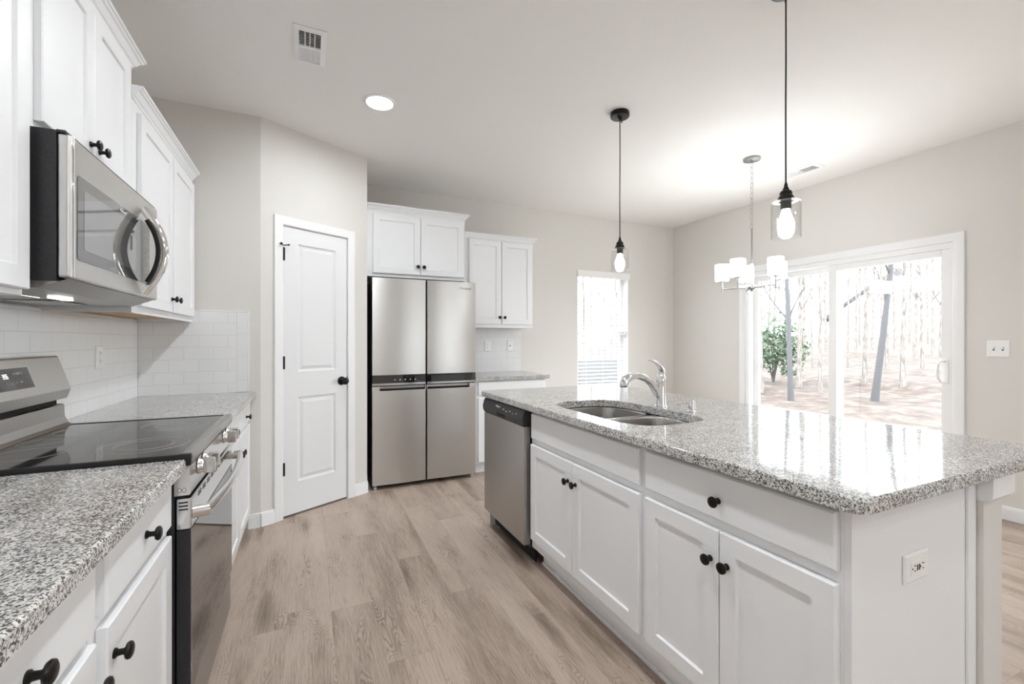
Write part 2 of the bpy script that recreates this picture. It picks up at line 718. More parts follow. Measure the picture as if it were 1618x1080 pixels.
def rect(x0, x1, z0, z1, y):
    return [(x0, y, z0), (x1, y, z0), (x1, y, z1), (x0, y, z1)]


def panel_slab(mb, x0, x1, z0, z1, y0, y1, panels):
    """slab with moulded recessed panels on the -y face; panels: (x0,x1,z0,z1)."""
    xs = sorted({x0, x1, *[p[0] for p in panels], *[p[1] for p in panels]})
    zs = sorted({z0, z1, *[p[2] for p in panels], *[p[3] for p in panels]})
    b = bmesh.new()
    V = {}

    def v(x, y, z):
        k = (round(x, 5), round(y, 5), round(z, 5))
        if k not in V:
            V[k] = b.verts.new((x, y, z))
        return V[k]
    for i in range(len(xs) - 1):
        for j in range(len(zs) - 1):
            cx, cz = (xs[i] + xs[i + 1]) / 2, (zs[j] + zs[j + 1]) / 2
            if any(p[0] < cx < p[1] and p[2] < cz < p[3] for p in panels):
                continue
            b.faces.new([v(*q) for q in rect(xs[i], xs[i + 1], zs[j], zs[j + 1], y0)])
    for (a, c, e, f) in panels:
        R_ = [rect(a, c, e, f, y0), rect(a + .012, c - .012, e + .012, f - .012, y0 + .009),
              rect(a + .020, c - .020, e + .020, f - .020, y0 + .009), rect(a + .040, c - .040, e + .040, f - .040, y0 + .002)]
        for r0, r1 in zip(R_, R_[1:]):
            for k in range(4):
                b.faces.new([v(*r0[k]), v(*r0[(k + 1) % 4]), v(*r1[(k + 1) % 4]), v(*r1[k])])
        b.faces.new([v(*q) for q in R_[-1]])
    back = [v(*q) for q in rect(x0, x1, z0, z1, y1)]
    b.faces.new(back[::-1])
    # sides
    def strip(pts, bk):
        b.faces.new(pts + bk)
    strip([v(x, y0, z0) for x in xs], [v(x1, y1, z0), v(x0, y1, z0)])
    strip([v(x, y0, z1) for x in xs], [v(x1, y1, z1), v(x0, y1, z1)])
    strip([v(x0, y0, z) for z in zs], [v(x0, y1, z1), v(x0, y1, z0)])
    strip([v(x1, y0, z) for z in zs], [v(x1, y1, z1), v(x1, y1, z0)])
    bmesh.ops.recalc_face_normals(b, faces=b.faces[:])
    mb._merge(b)


mb = MB()
panel_slab(mb, S0 + .001, S1 - .001, 0.014, DH, 0.003, 0.038, [(0.257, 0.556, 1.022, 1.936), (0.257, 0.556, 0.236, 0.840)])
slab = mb.build('door_panel', door_m, d1, smooth=False)
for z in (1.85, 1.09, 0.345):
    mb = MB()
    mb.box(S0 - 0.006, S0 + 0.012, -0.004, 0.004, z - 0.045, z + 0.045)
    mb.lathe([(0.006, 0), (0.006, 0.09)], Matrix.Translation((S0 - 0.001, -0.005, z - 0.045)), 10)
    hg = mb.build('hinge', bronze_m, d1)
    if z > 1.8:
        mb = MB()
        mb.tube([(S0 - 0.028, -0.030, z + 0.062), (S0 - 0.002, -0.012, z + 0.058), (S0 + 0.022, -0.028, z + 0.062)], 0.0035, 8)
        mb.lathe([(0.008, 0), (0.008, 0.012)], Matrix.Translation((S0 - 0.03, -0.028, z + 0.062)) @ TO_FRONT, 10)
        mb.lathe([(0.006, 0), (0.006, 0.010)], Matrix.Translation((S0 + 0.024, -0.026, z + 0.062)) @ TO_FRONT, 10)
        mb.build('hinge_pin_stop', bronze_m, hg)
mb = MB()
mb.lathe([(0.033, 0), (0.033, 0.006), (0.028, 0.010), (0.012, 0.014), (0.012, 0.032), (0.018, 0.036), (0.026, 0.046), (0.028, 0.056), (0.024, 0.064), (0.012, 0.068), (0, 0.069)],
         Matrix.Translation((0.604, 0.003, 0.932)) @ TO_FRONT, 28)
mb.build('knob', bronze_m, d1)
MB().box(S1 - 0.001, S1 + 0.008, -0.002, 0.012, 0.90, 0.965).build('strike_plate', bronze_m, d1)
# dark pantry behind the door gap
struct('wall_pantry_inside', MB().box(-0.9, 0.31, 4.2, 4.3, 0, H - 0.001), wall_m)

# ------------------------------------------------------------------ sliding patio door (local frame: x -> -Y world, front -y -> -X world)
d2 = thing('door_2', 'white two-pane sliding glass patio door with wide casing', 'door', (XR, DY1, 0), R(-90), kind='structure')
W2 = DY1 - DY0
mb = MB()
casing_frame(mb, 0.0, W2, DZ1, [(0.066, -0.001), (0.066, -0.014), (0.055, -0.019), (0.030, -0.017), (0.020, -0.012), (0.004, -0.010), (0, -0.006), (0, -0.001)])
mb.build('casing', trim_m, d2)
mb = MB()
mb.box(0.0005, 0.045, 0.0, T, 0.001, DZ1 - 0.001)
mb.box(W2 - 0.022, W2 - 0.0005, 0.0, T, 0.001, DZ1 - 0.001)
mb.box(0.045, W2 - 0.022, 0.0005, T - .001, DZ1 - 0.045, DZ1 - 0.001)
mb.box(0.045, W2 - 0.022, 0.0005, T - .001, 0.001, 0.034)
mb.build('outer_frame', vinyl_m, d2)


def sash(name, x0, x1, z0, z1, y0, y1, sl, sr, st, sb):
    mb = MB()
    mb.box(x0, x0 + sl, y0, y1, z0, z1, 0.003)
    mb.box(x1 - sr, x1, y0, y1, z0, z1, 0.003)
    mb.box(x0 + sl, x1 - sr, y0, y1, z1 - st, z1, 0.003)
    mb.box(x0 + sl, x1 - sr, y0, y1, z0, z0 + sb, 0.003)
    f = mb.build(name, vinyl_m, d2)
    MB().box(x0 + sl - .004, x1 - sr + .004, (y0 + y1) / 2 - .003, (y0 + y1) / 2 + .003, z0 + sb - .004, z1 - st + .004).build('pane', pane_m, f)
    return f


sash('fixed_sash', 0.045, 0.935, 0.035, 1.945, 0.080, 0.115, 0.055, 0.06, 0.055, 0.09)
sl_ = sash('sliding_sash', 0.855, W2 - 0.0225, 0.035, 1.945, 0.022, 0.062, 0.068, 0.055, 0.055, 0.10)
mb = MB()
hx = W2 - 0.048
mb.box(hx - 0.014, hx + 0.014, 0.013, 0.021, 0.91, 1.10, 0.003)
mb.tube([(hx - 0.004, 0.016, 1.085), (hx - 0.02, -0.018, 1.082), (hx - 0.03, -0.030, 1.06), (hx - 0.034, -0.032, 1.0), (hx - 0.03, -0.030, 0.95), (hx - 0.02, -0.018, 0.928), (hx - 0.004, 0.016, 0.925)], 0.008, 10)
mb.build('pull_handle', plate_m, d2)

# ------------------------------------------------------------------ window (front -y already faces the room)
wn1 = thing('window_1', 'white single-hung window recessed in the back wall', 'window', (WX0, YB, 0), 0, kind='structure')
WW = WX1 - WX0
mb = MB()
mb.box(-0.001, 0.012, 0.001, T - 0.04, WZ0, WZ1)
mb.box(WW - 0.012, WW + 0.001, 0.001, T - 0.04, WZ0, WZ1)
mb.box(0, WW, 0.001, T - 0.04, WZ1 - 0.012, WZ1 + 0.001)
mb.build('jamb_lining', trim_m, wn1)
MB().box(-0.03, WW + 0.03, -0.03, T - 0.02, WZ0 - 0.022, WZ0 + 0.004, 0.003).build('sill', trim_m, wn1)
mb = MB()
fy0, fy1 = T - 0.045, T - 0.005
mb.box(0.012, 0.062, fy0, fy1, WZ0, WZ1)
mb.box(WW - 0.062, WW - 0.012, fy0, fy1, WZ0, WZ1)
mb.box(0.012, WW - 0.012, fy0, fy1, WZ1 - 0.06, WZ1 - 0.01)
mb.box(0.012, WW - 0.012, fy0, fy1, WZ0 + 0.004, WZ0 + 0.06)
mb.box(0.012, WW - 0.012, fy0 - 0.012, fy1, 1.315, 1.37)
mb.build('frame', vinyl_m, wn1)
MB().box(0.06, WW - 0.06, fy0 + .018, fy0 + .022, WZ0 + .05, WZ1 - .05).build('pane', pane_m, wn1)

bl = thing('window_blind', 'white slatted blind with square valance hung in the back wall window', 'blind', (WX0, YB, 0))
MB().box(-0.004, WW + 0.012, -0.02, 0.03, 2.010, 2.083, 0.004).build('valance', blind_m, bl)
mb = MB()
z = 1.985
while z > WZ0 + 0.03:
    mb.prism([(0.018, z - 0.0045), (0.066, z + 0.0035), (0.066, z + 0.0055), (0.018, z - 0.0025)], 0.016, WW - 0.016, 'x')
    z -= 0.0445
mb.build('slats', blind_m, bl, smooth=False)
MB().box(0.016, WW - 0.016, 0.018, 0.066, WZ0 + 0.006, WZ0 + 0.022, 0.003).build('bottom_rail', blind_m, bl)
mb = MB()
for x in (0.14, WW / 2, WW - 0.14):
    mb.box(x - .001, x + .001, 0.016, 0.018, WZ0 + .02, 2.01)
mb.build('ladder_cord', blind_m, bl)
MB().tube([(0.095, 0.008, 2.01), (0.097, 0.008, 1.7), (0.099, 0.008, 1.42)], 0.0045, 8).build('tilt_wand', mat('clear_grey_plastic', (0.35, 0.35, 0.36), 0.2), bl)

# ------------------------------------------------------------------ tile backsplashes
TB = mat('white_tile_edge', (0.83, 0.83, 0.82), 0.2)
mb = MB().box(XL + .0005, XL + 0.010, -1.2, 3.3885, 0.9065, 1.371)
tag(mb.build('tile_backsplash', tileY_m), 'long white subway tile backsplash behind the range', 'backsplash')
rt = thing('tile_backsplash', 'short white subway tile backsplash on the return wall beside the pantry', 'backsplash', (0, 0, 0))
MB().box(XL + 0.011, -0.425, 3.389, 3.3995, 0.9065, 1.432).build('tile_field', tileX_m, rt)
mb = MB()
z = 0.9065
for z0, z1 in ((0.9065, 0.982), (0.982, 1.137), (1.137, 1.292), (1.292, 1.4315)):
    mb.box(-0.4245, -0.363, 3.3885, 3.3995, z0 + .0006, z1 - .0006, 0.0012, 1)
mb.build('edge_tiles', tileE_m, rt)
mb = MB()
mb.box(-0.3625, -0.356, 3.388, 3.3995, 0.9065, 1.438, 0.002)
mb.box(-0.65, -0.356, 3.388, 3.3995, 1.4322, 1.438, 0.002)
mb.build('edge_strip', TB, rt)
mb = MB().box(1.395, 2.165, YB - 0.010, YB - .0005, 0.9065, 1.371)
tag(mb.build('tile_backsplash', tileF_m), 'white subway tile backsplash between refrigerator and window', 'backsplash')


# ------------------------------------------------------------------ cabinets
def shaker(mb, x0, x1, z0, z1, y0=-0.019, y1=-0.0008, stile=0.055):
    c = 0.003
    R_ = [rect(x0, x1, z0, z1, y1), rect(x0, x1, z0, z1, y0 + c), rect(x0 + c, x1 - c, z0 + c, z1 - c, y0),
          rect(x0 + stile, x1 - stile, z0 + stile, z1 - stile, y0),
          rect(x0 + stile + .004, x1 - stile - .004, z0 + stile + .004, z1 - stile - .004, y0 + .0085)]
    mb.loops(R_)


def slab_front(mb, x0, x1, z0, z1, y0=-0.019, y1=-0.0008):
    c = 0.005
    mb.loops([rect(x0, x1, z0, z1, y1), rect(x0, x1, z0, z1, y0 + c), rect(x0 + c, x1 - c, z0 + c, z1 - c, y0)])


KNOB = [(0.0095, 0), (0.0095, 0.003), (0.0065, 0.006), (0.0058, 0.014), (0.0075, 0.0175), (0.0145, 0.0195), (0.0165, 0.023), (0.0155, 0.027), (0.011, 0.0295), (0, 0.0305)]


def knob_at(x, z, parent, y=-0.019):
    mb = MB().lathe(KNOB, Matrix.Translation((x, y, z)) @ TO_FRONT, 20)
    return mb.build('knob', bronze_m, parent)


CROWN = [(0, 0), (0.004, 0), (0.006, 0.010), (0.012, 0.014), (0.024, 0.032), (0.031, 0.036), (0.034, 0.042), (0.040, 0.044), (0.040, 0.055), (0, 0.055)]


def crown_part(w, d, z, parent, left=True, right=True, y=0.0):
    b = bmesh.new()
    rows = []
    for (o, h) in CROWN:
        pts = []
        if left:
            pts += [(-o, d, z + h), (-o, y - o, z + h)]
        else:
            pts += [(0, y - o, z + h)]
        if right:
            pts += [(w + o, y - o, z + h), (w + o, d, z + h)]
        else:
            pts += [(w, y - o, z + h)]
        rows.append([b.verts.new(p) for p in pts])
    n = len(rows)
    for i in range(n):
        a, c = rows[i], rows[(i + 1) % n]
        for k in range(len(a) - 1):
            b.faces.new((a[k], a[k + 1], c[k + 1], c[k]))
    b.faces.new([r[0] for r in rows])
    b.faces.new([r[-1] for r in rows][::-1])
    bmesh.ops.recalc_face_normals(b, faces=b.faces[:])
    mb = MB()
    mb._merge(b)
    return mb.build('crown_moulding', cab_m, parent, smooth=False)


def cabinet(name, label, loc, rotz, w, d, z0, z1, fronts, toe=None, crown=None, wood=False, group=None, hollow=False):
    root = thing(name, label, 'cabinet', loc, rotz, group)
    mb = MB()
    zb = z0
    if toe:
        mb.box(0, w, toe[0], d, 0.0, z0)
        mb.box(0, w, toe[0] - 0.012, toe[0], 0.0, 0.018, 0.004)
    if wood:
        zb = z0 + 0.020
        mb.box(0, w, 0, 0.018, z0, zb)
        mb.box(0, 0.014, 0.018, d, z0, zb)
        mb.box(w - 0.014, w, 0.018, d, z0, zb)
    if hollow:
        mb.box(0, w, 0, 0.018, zb, z1)
        mb.box(0, 0.018, 0.018, d, zb, z1)
        mb.box(w - 0.018, w, 0.018, d, zb, z1)
        mb.box(0.018, w - 0.018, d - 0.012, d, zb, z1)
        mb.box(0.018, w - 0.018, 0.018, d - 0.012, zb, zb + 0.018)
    else:
        mb.box(0, w, 0, d, zb, z1)
    mb.build('body', cab_m, root, smooth=False)
    if wood:
        MB().box(0.0145, w - 0.0145, 0.0185, d, zb - 0.003, zb - 0.0005).build('bottom_panel', tan_m, root)
    for f in fronts:
        mb = MB()
        (shaker if f[0] == 'door' else slab_front)(mb, *f[1:5])
        o = mb.build({'door': 'door', 'drawer': 'drawer', 'panel': 'false_front'}[f[0]], cab_m, root, smooth=False)
        if f[5]:
            knob_at(f[5][0], f[5][1], o)
    if crown:
        crown_part(w, d, crown[0], root, crown[1], crown[2])
    return root


Q = R(90)
FX = -0.3635            # face frame of the range-wall base cabinets
DB = 0.585              # base depth
# base cabinets on the range wall (width runs along +Y)
cabinet('base_cabinet', 'white base cabinet two units from the range, one drawer over a door', (FX, 0.583, 0), Q, 0.464, DB, 0.105, 0.8695,
        [('drawer', 0.012, 0.449, 0.727, 0.858, (0.232, 0.792)), ('door', 0.012, 0.452, 0.118, 0.703, (0.425, 0.635))], toe=(0.07,))
cabinet('base_cabinet', 'white base cabinet beside the range, one drawer over a door', (FX, 1.049, 0), Q, 0.494, DB, 0.105, 0.8695,
        [('drawer', 0.032, 0.466, 0.728, 0.858, (0.249, 0.792)), ('door', 0.032, 0.468, 0.118, 0.703, (0.062, 0.635))], toe=(0.07,))
cabinet('base_cabinet', 'white base cabinet at the near end of the range counter, beyond the picture edge', (FX, -0.80, 0), Q, 1.381, DB, 0.105, 0.8695,
        [('drawer', 0.03, 0.68, 0.728, 0.858, (0.35, 0.792)), ('drawer', 0.70, 1.36, 0.728, 0.858, (1.03, 0.792)),
         ('door', 0.03, 0.68, 0.118, 0.703, (0.64, 0.635)), ('door', 0.70, 1.36, 0.118, 0.703, (0.74, 0.635))], toe=(0.07,))
cabinet('base_cabinet', 'white two-drawer base cabinet between the range and the pantry wall', (FX, 2.330, 0), Q, 1.055, DB, 0.105, 0.8695,
        [('drawer', 0.06, 0.515, 0.728, 0.858, (0.288, 0.780)), ('drawer', 0.545, 1.015, 0.728, 0.858, (0.80, 0.780)),
         ('door', 0.06, 0.527, 0.118, 0.703, (0.502, 0.615)), ('door', 0.545, 1.015, 0.118, 0.703, (0.572, 0.615))], toe=(0.07,))
# wall cabinets on the range wall
UX = -0.664
DU = 0.284
cabinet('wall_cabinet', 'tall white wall cabinet beside the microwave, cut off by the picture edge', (UX, 0.630, 0), Q, 0.920, DU, 1.360, 2.250,
        [('door', 0.012, 0.455, 1.376, 2.235, (0.430, 1.44)), ('door', 0.460, 0.913, 1.376, 2.235, (0.487, 1.44))], crown=(2.250, True, False))
cabinet('wall_cabinet', 'short raised white wall cabinet directly above the microwave', (UX, 1.5515, 0), Q, 0.768, DU, 1.806, 2.370,
        [('door', 0.050, 0.366, 1.832, 2.350, (0.335, 1.885)), ('door', 0.371, 0.700, 1.832, 2.350, (0.402, 1.885))], crown=(2.370, True, True))
cabinet('wall_cabinet', 'tall white wall cabinet between the microwave and the pantry wall', (UX, 2.3205, 0), Q, 1.060, DU, 1.362, 2.250,
        [('door', 0.062, 0.540, 1.392, 2.215, (0.512, 1.46)), ('door', 0.565, 1.022, 1.392, 2.215, (0.592, 1.46))], crown=(2.250, False, False), wood=True)
# refrigerator wall
cabinet('wall_cabinet', 'wide white two-door cabinet above the refrigerator', (0.4455, 3.995, 0), 0, 0.900, 0.470, 1.804, 2.375,
        [('door', 0.062, 0.474, 1.832, 2.350, (0.449, 1.905)), ('door', 0.479, 0.885, 1.832, 2.350, (0.504, 1.905))], crown=(2.375, False, True))
cabinet('wall_cabinet', 'white two-door wall cabinet over the small counter by the window', (1.392, 4.150, 0), 0, 0.755, 0.318, 1.374, 2.255,
        [('door', 0.045, 0.390, 1.408, 2.250, (0.366, 1.478)), ('door', 0.397, 0.742, 1.408, 2.250, (0.421, 1.478))], crown=(2.255, True, True))
cabinet('base_cabinet', 'white base cabinet with a blank top front under the small counter beside the refrigerator', (1.400, 3.870, 0), 0, 0.755, 0.598, 0.105, 0.8695,
        [('panel', 0.030, 0.725, 0.735, 0.858, None), ('door', 0.030, 0.374, 0.118, 0.712, (0.345, 0.635)), ('door', 0.381, 0.725, 0.118, 0.712, (0.41, 0.635))], toe=(0.07,))
# island (front faces -X; width runs along -Y)
IX = 1.1185
cabinet('island_sink_cabinet', 'white island cabinet under the sink with blank front and two doors', (IX, 2.166, 0), -Q, 0.899, 0.578, 0.115, 0.8695,
        [('panel', 0.020, 0.884, 0.714, 0.851, None), ('door', 0.014, 0.430, 0.165, 0.683, (0.400, 0.592)), ('door', 0.434, 0.884, 0.165, 0.683, (0.464, 0.592))], toe=(0.072,), hollow=True)
cabinet('island_drawer_cabinet', 'white island cabinet with one wide drawer over two doors', (IX, 1.266, 0), -Q, 0.660, 0.578, 0.115, 0.8695,
        [('drawer', 0.016, 0.652, 0.714, 0.851, (0.332, 0.772)), ('door', 0.016, 0.331, 0.165, 0.683, (0.304, 0.592)), ('door', 0.335, 0.652, 0.165, 0.683, (0.362, 0.592))], toe=(0.072,))
# island end panels
mb = MB()
mb.box(1.1185, 1.690, 0.590, 0.6055, 0, 0.8695)
mb.box(1.652, 1.698, 0.583, 0.590, 0, 0.8695, 0.002)
tag(mb.build('island_end_panel', cab_m, smooth=False), 'flat white end panel of the island with the outlet on it', 'end panel')
mb = MB().box(1.1185, 1.696, 2.785, 2.803, 0, 0.8695)
tag(mb.build('island_end_panel', cab_m, smooth=False), 'white end panel of the island beyond the dishwasher', 'end panel')
# knee wall behind the island cabinets, with white cap
struct('wall_knee', MB().box(1.702, 1.816, 0.570, 2.803, 0, 0.8695), wall_m)
kb = MB()
kb.loops([[(1.690, 0.558, 0.805), (1.828, 0.558, 0.805), (1.828, 2.806, 0.805), (1.690, 2.806, 0.805)],
          [(1.684, 0.548, 0.815), (1.834, 0.548, 0.815), (1.834, 2.808, 0.815), (1.684, 2.808, 0.815)],
          [(1.684, 0.548, 0.8697), (1.834, 0.548, 0.8697), (1.834, 2.808, 0.8697), (1.684, 2.808, 0.8697)]])
# the cap only wraps the exposed wall end and its seating side
kb2 = MB()
kb2.loops([[(1.7005, 0.560, 0.800), (1.828, 0.560, 0.800), (1.828, 0.62, 0.800), (1.7005, 0.62, 0.800)],
           [(1.7005, 0.550, 0.812), (1.836, 0.550, 0.812), (1.836, 0.62, 0.812), (1.7005, 0.62, 0.812)],
           [(1.7005, 0.550, 0.8697), (1.836, 0.550, 0.8697), (1.836, 0.62, 0.8697), (1.7005, 0.62, 0.8697)]])
kb.bm.free()
kb2.box(1.8165, 1.836, 0.62, 2.803, 0.812, 0.8697)
struct('trim_1', kb2, trim_m, smooth=False)


# ------------------------------------------------------------------ granite worktops
def rounded(pts, radii, n=8):
    out = []
    m_ = len(pts)
    for i, p in enumerate(pts):
        r = radii[i]
        p = Vector(p)
        a = Vector(pts[i - 1]) - p
        c = Vector(pts[(i + 1) % m_]) - p
        if r <= 0:
            out.append((p.x, p.y))
            continue
        a.normalize(); c.normalize()
        s, e = p + a * r, p + c * r
        ctr = p + (a + c) * r
        a0 = math.atan2(s.y - ctr.y, s.x - ctr.x)
        a1 = math.atan2(e.y - ctr.y, e.x - ctr.x)
        da = (a1 - a0 + PI) % (2 * PI) - PI
        for k in range(n + 1):
            t = a0 + da * k / n
            out.append((ctr.x + r * math.cos(t), ctr.y + r * math.sin(t)))
    return out


def inset(poly, d):
    n = len(poly)
    res = []
    area = sum(poly[i][0] * poly[(i + 1) % n][1] - poly[(i + 1) % n][0] * poly[i][1] for i in range(n))
    sg = 1 if area > 0 else -1
    for i in range(n):
        p0, p1, p2 = Vector(poly[i - 1]), Vector(poly[i]), Vector(poly[(i + 1) % n])
        e0, e1 = (p1 - p0).normalized(), (p2 - p1).normalized()
        n0, n1 = Vector((-e0.y, e0.x)) * sg, Vector((-e1.y, e1.x)) * sg
        b_ = (n0 + n1)
        b_ = b_ / max(0.3, b_.length_squared) * 2 if b_.length > 1e-6 else n0
        q = p1 + b_ * d
        res.append((q.x, q.y))
    return res


def worktop(name, label, outer, z0, z1, hole=None):
    b = bmesh.new()

    def ring(poly, z):
        return [b.verts.new((x, y, z)) for x, y in poly]

    def skin(r):
        for a, c in zip(r, r[1:]):
            for i in range(len(a)):
                j = (i + 1) % len(a)
                b.faces.new((a[i], a[j], c[j], c[i]))
    O = [ring(inset(outer, .003), z0), ring(outer, z0 + .003), ring(outer, z1 - .006), ring(inset(outer, .002), z1 - .002), ring(inset(outer, .006), z1)]
    skin(O)
    Hh = None
    if hole:
        Hh = [ring(hole, z0), ring(hole, z1 - .003), ring(inset(hole, -.003), z1)]
        skin(Hh)
    for k in (0, -1):
        es = []
        for lst in ([O[k]] + ([Hh[k]] if hole else [])):
            for i in range(len(lst)):
                es.append(b.edges.get((lst[i], lst[(i + 1) % len(lst)])))
        bmesh.ops.triangle_fill(b, use_beauty=True, edges=es)
    bmesh.ops.recalc_face_normals(b, faces=b.faces[:])
    mb = MB()
    mb._merge(b)
    o = mb.build(name, granite_m, angle=50)
    for p in o.data.polygons:
        if abs(p.normal.z) > 0.995:
            p.use_smooth = False
    return tag(o, label, 'worktop')


ZT0, ZT1 = 0.871, 0.906
worktop('granite_worktop', 'grey speckled granite worktop between the picture edge and the range', rounded([(XL + .001, -0.80), (-0.318, -0.80), (-0.318, 1.546), (XL + .001, 1.546)], [0, 0, 0.008, 0], 4), ZT0, ZT1)
worktop('granite_worktop', 'grey speckled granite worktop between the range and the return wall', rounded([(XL + .001, 2.322), (-0.318, 2.322), (-0.318, 3.397), (XL + .001, 3.397)], [0, 0.008, 0, 0], 4), ZT0, ZT1)
worktop('granite_worktop', 'small grey speckled granite worktop beside the refrigerator', rounded([(1.397, 3.832), (2.180, 3.832), (2.180, YB - .001), (1.397, YB - .001)], [0, 0.01, 0, 0], 4), ZT0, ZT1)


def superell(cx, cy_, a, b_, n, k=64):
    o = []
    for i in range(k):
        t = 2 * PI * i / k
        c, s = math.cos(t), math.sin(t)
        o.append((cx + a * math.copysign(abs(c) ** (2 / n), c), cy_ + b_ * math.copysign(abs(s) ** (2 / n), s)))
    return o


SCX, SCY = 1.385, 1.735
worktop('granite_island_worktop', 'large grey speckled granite island worktop with sink cutout', rounded([(1.062, 0.540), (2.145, 0.540), (2.145, 2.826), (1.062, 2.826)], [0.045, 0.06, 0.03, 0.03], 8), ZT0, ZT1,
        hole=superell(SCX, SCY, 0.212, 0.375, 4.2))

# sink
sk = thing('undermount_sink', 'double-bowl stainless steel sink set into the island worktop', 'sink', (SCX, SCY, 0))


def bowl_loops(cy0, cy1):
    c = (cy0 + cy1) / 2
    hb = (cy1 - cy0) / 2
    L_ = []
    for s, z, n in ((1.0, -0.0005, 5), (0.985, -0.012, 5), (0.97, -0.10, 5), (0.94, -0.165, 4.5), (0.85, -0.190, 4), (0.5, -0.197, 3), (0.12, -0.200, 2)):
        L_.append([(x, y, 0.8705 + z) for x, y in superell(0, c, 0.213 * s if s > .6 else .213 * s, hb * (1 - (1 - s) * (0.213 / hb)) if s > .6 else hb * s, n, 48)])
    return L_


for a_, b_ in ((-0.382, -0.011), (0.011, 0.382)):
    mb = MB()
    mb.loops(bowl_loops(a_, b_), cap0=False, cap1=True)
    bo = mb.build('bowl', sink_m, sk)
    mod = bo.modifiers.new('thick', 'SOLIDIFY')
    mod.thickness = 0.0015
    MB().lathe([(0.0, 0.002), (0.030, 0.002), (0.042, 0.004), (0.044, 0.001), (0.040, 0)], Matrix.Translation((0, (a_ + b_) / 2, 0.6708)), 24, cap=False).build('drain', chrome_m, bo)
mb = MB()
mb.box(-0.235, 0.235, -0.010, 0.010, 0.835, 0.868, 0.004)
mb.build('divider', sink_m, sk)

# faucet (spout towards -X)
fa = thing('pull_out_faucet', 'chrome single-lever kitchen faucet standing behind the sink', 'faucet', (1.647, 1.749, 0.9065))
mb = MB()
mb.lathe([(0.030, 0), (0.030, 0.004), (0.025, 0.008), (0.0235, 0.03), (0.0225, 0.10), (0.023, 0.135), (0.021, 0.155), (0.014, 0.165), (0, 0.168)], None, 28)
mb.build('base_column', chrome_m, fa)
mb = MB()
sp = [(-0.005, 0, 0.045), (-0.035, 0, 0.085), (-0.070, 0, 0.125), (-0.110, 0, 0.151), (-0.150, 0, 0.163), (-0.178, 0, 0.163)]
mb.tube(sp, [0.021, 0.020, 0.018, 0.0175, 0.0175, 0.018], 16)
mb.build('spout', chrome_m, fa)
mb = MB()
mb.tube([(-0.176, 0, 0.1635), (-0.205, 0, 0.158), (-0.228, 0, 0.143), (-0.238, 0, 0.122), (-0.240, 0, 0.113)], [0.0185, 0.022, 0.024, 0.022, 0.019], 16)
hd = mb.build('spray_head', chrome_m, fa)
MB().lathe([(0.016, 0), (0.016, 0.003)], Matrix.Translation((-0.240, 0, 0.1105)), 16).build('nozzle', blackplas_m, hd)
mb = MB()
mb.tube([(0.006, 0, 0.135), (0.010, 0, 0.165), (0.006, 0, 0.188), (-0.010, 0, 0.209), (-0.034, 0, 0.226), (-0.062, 0, 0.237), (-0.090, 0, 0.243)], [0.0185, 0.0175, 0.016, 0.013, 0.010, 0.008, 0.006], 14, flat=(1.0, 0.8))
mb.build('lever', chrome_m, fa)

so = thing('soap_dispenser', 'small chrome soap dispenser pump beside the faucet', 'soap dispenser', (1.648, 1.550, 0.9065))
MB().lathe([(0.019, 0), (0.019, 0.004), (0.012, 0.008), (0.012, 0.014), (0.016, 0.018), (0.0155, 0.052), (0.014, 0.058), (0, 0.059)], None, 22).build('pump_head', chrome_m, so)
MB().tube([(-0.012, 0, 0.046), (-0.045, 0, 0.049), (-0.075, 0, 0.047), (-0.085, 0, 0.040)], [0.0045, 0.004, 0.0035, 0.003], 10).build('nozzle', chrome_m, so)

# ------------------------------------------------------------------ refrigerator (front -y)
FRX, FRY = 0.477, 3.800
fr = thing('refrigerator', 'four-door stainless steel refrigerator beside the pantry', 'refrigerator', (FRX, FRY, 0))
FW = 0.908
mb = MB().box(0.004, FW - 0.004, 0.062, 0.655, 0.035, 1.755, 0.004)
mb.box(0.02, FW - 0.02, 0.050, 0.10, 0.030, 0.10)
mb.build('body', fleck_m, fr)
XM = FW / 2
def bowed(mb, x0, x1, z0, z1, bow=0.007, yb_=0.058, n=16, r=0.006):
    pts = [(x0, yb_), (x0, r)]
    for i in range(n + 1):
        t = i / n
        pts.append((x0 + r * .6 + (x1 - x0 - r * 1.2) * t, 0.0 - bow * 4 * t * (1 - t)))
    pts += [(x1, r), (x1, yb_)]
    mb.prism(pts, z0, z1, 'z')
    return mb


for side, (x0, x1) in enumerate(((0.0, XM - 0.004), (XM + 0.004, FW))):
    d = bowed(MB(), x0, x1, 0.957, 1.768).build('door', steel_m, fr)
    if side == 1:
        text_part('Whirlpool', 0.027, face_at(x1 - 0.105, -0.0062, 1.712), logo_m, 'logo', d)
    pn = bowed(MB(), x0, x1, 0.889, 0.9555).build('control_strip', glassblk_m, fr)
    if side == 0:
        for i in range(5):
            mbi = MB()
            mbi.lathe([(0.005, 0), (0.005, 0.0006), (0, 0.0007)], Matrix.Translation((x0 + 0.185 + i * 0.043, -0.0066, 0.915)) @ TO_FRONT, 10)
            mbi.build('icon', icon_m, pn)
    bowed(MB(), x0, x1, 0.870, 0.8875).build('trim_strip', bright_m, fr)
    # lower drawer-door with a scooped grip along its top edge
    g0, g1 = (x0 + 0.062, x1 - 0.006) if side == 0 else (x0 + 0.006, x1 - 0.062)
    mb = MB()
    bowed(mb, x0, x1, 0.042, 0.826)
    mb.box(x0, g0, 0.0, 0.058, 0.822, 0.862, 0.003)
    mb.box(g1, x1, 0.0, 0.058, 0.822, 0.862, 0.003)
    ld = mb.build('lower_door', steel_m, fr)
    mb = MB()
    mb.prism([(-0.002, 0.826), (0.030, 0.842), (0.058, 0.850), (0.058, 0.826)], g0, g1, 'x')
    mb.build('grip_recess', bright_m, ld, smooth=False)
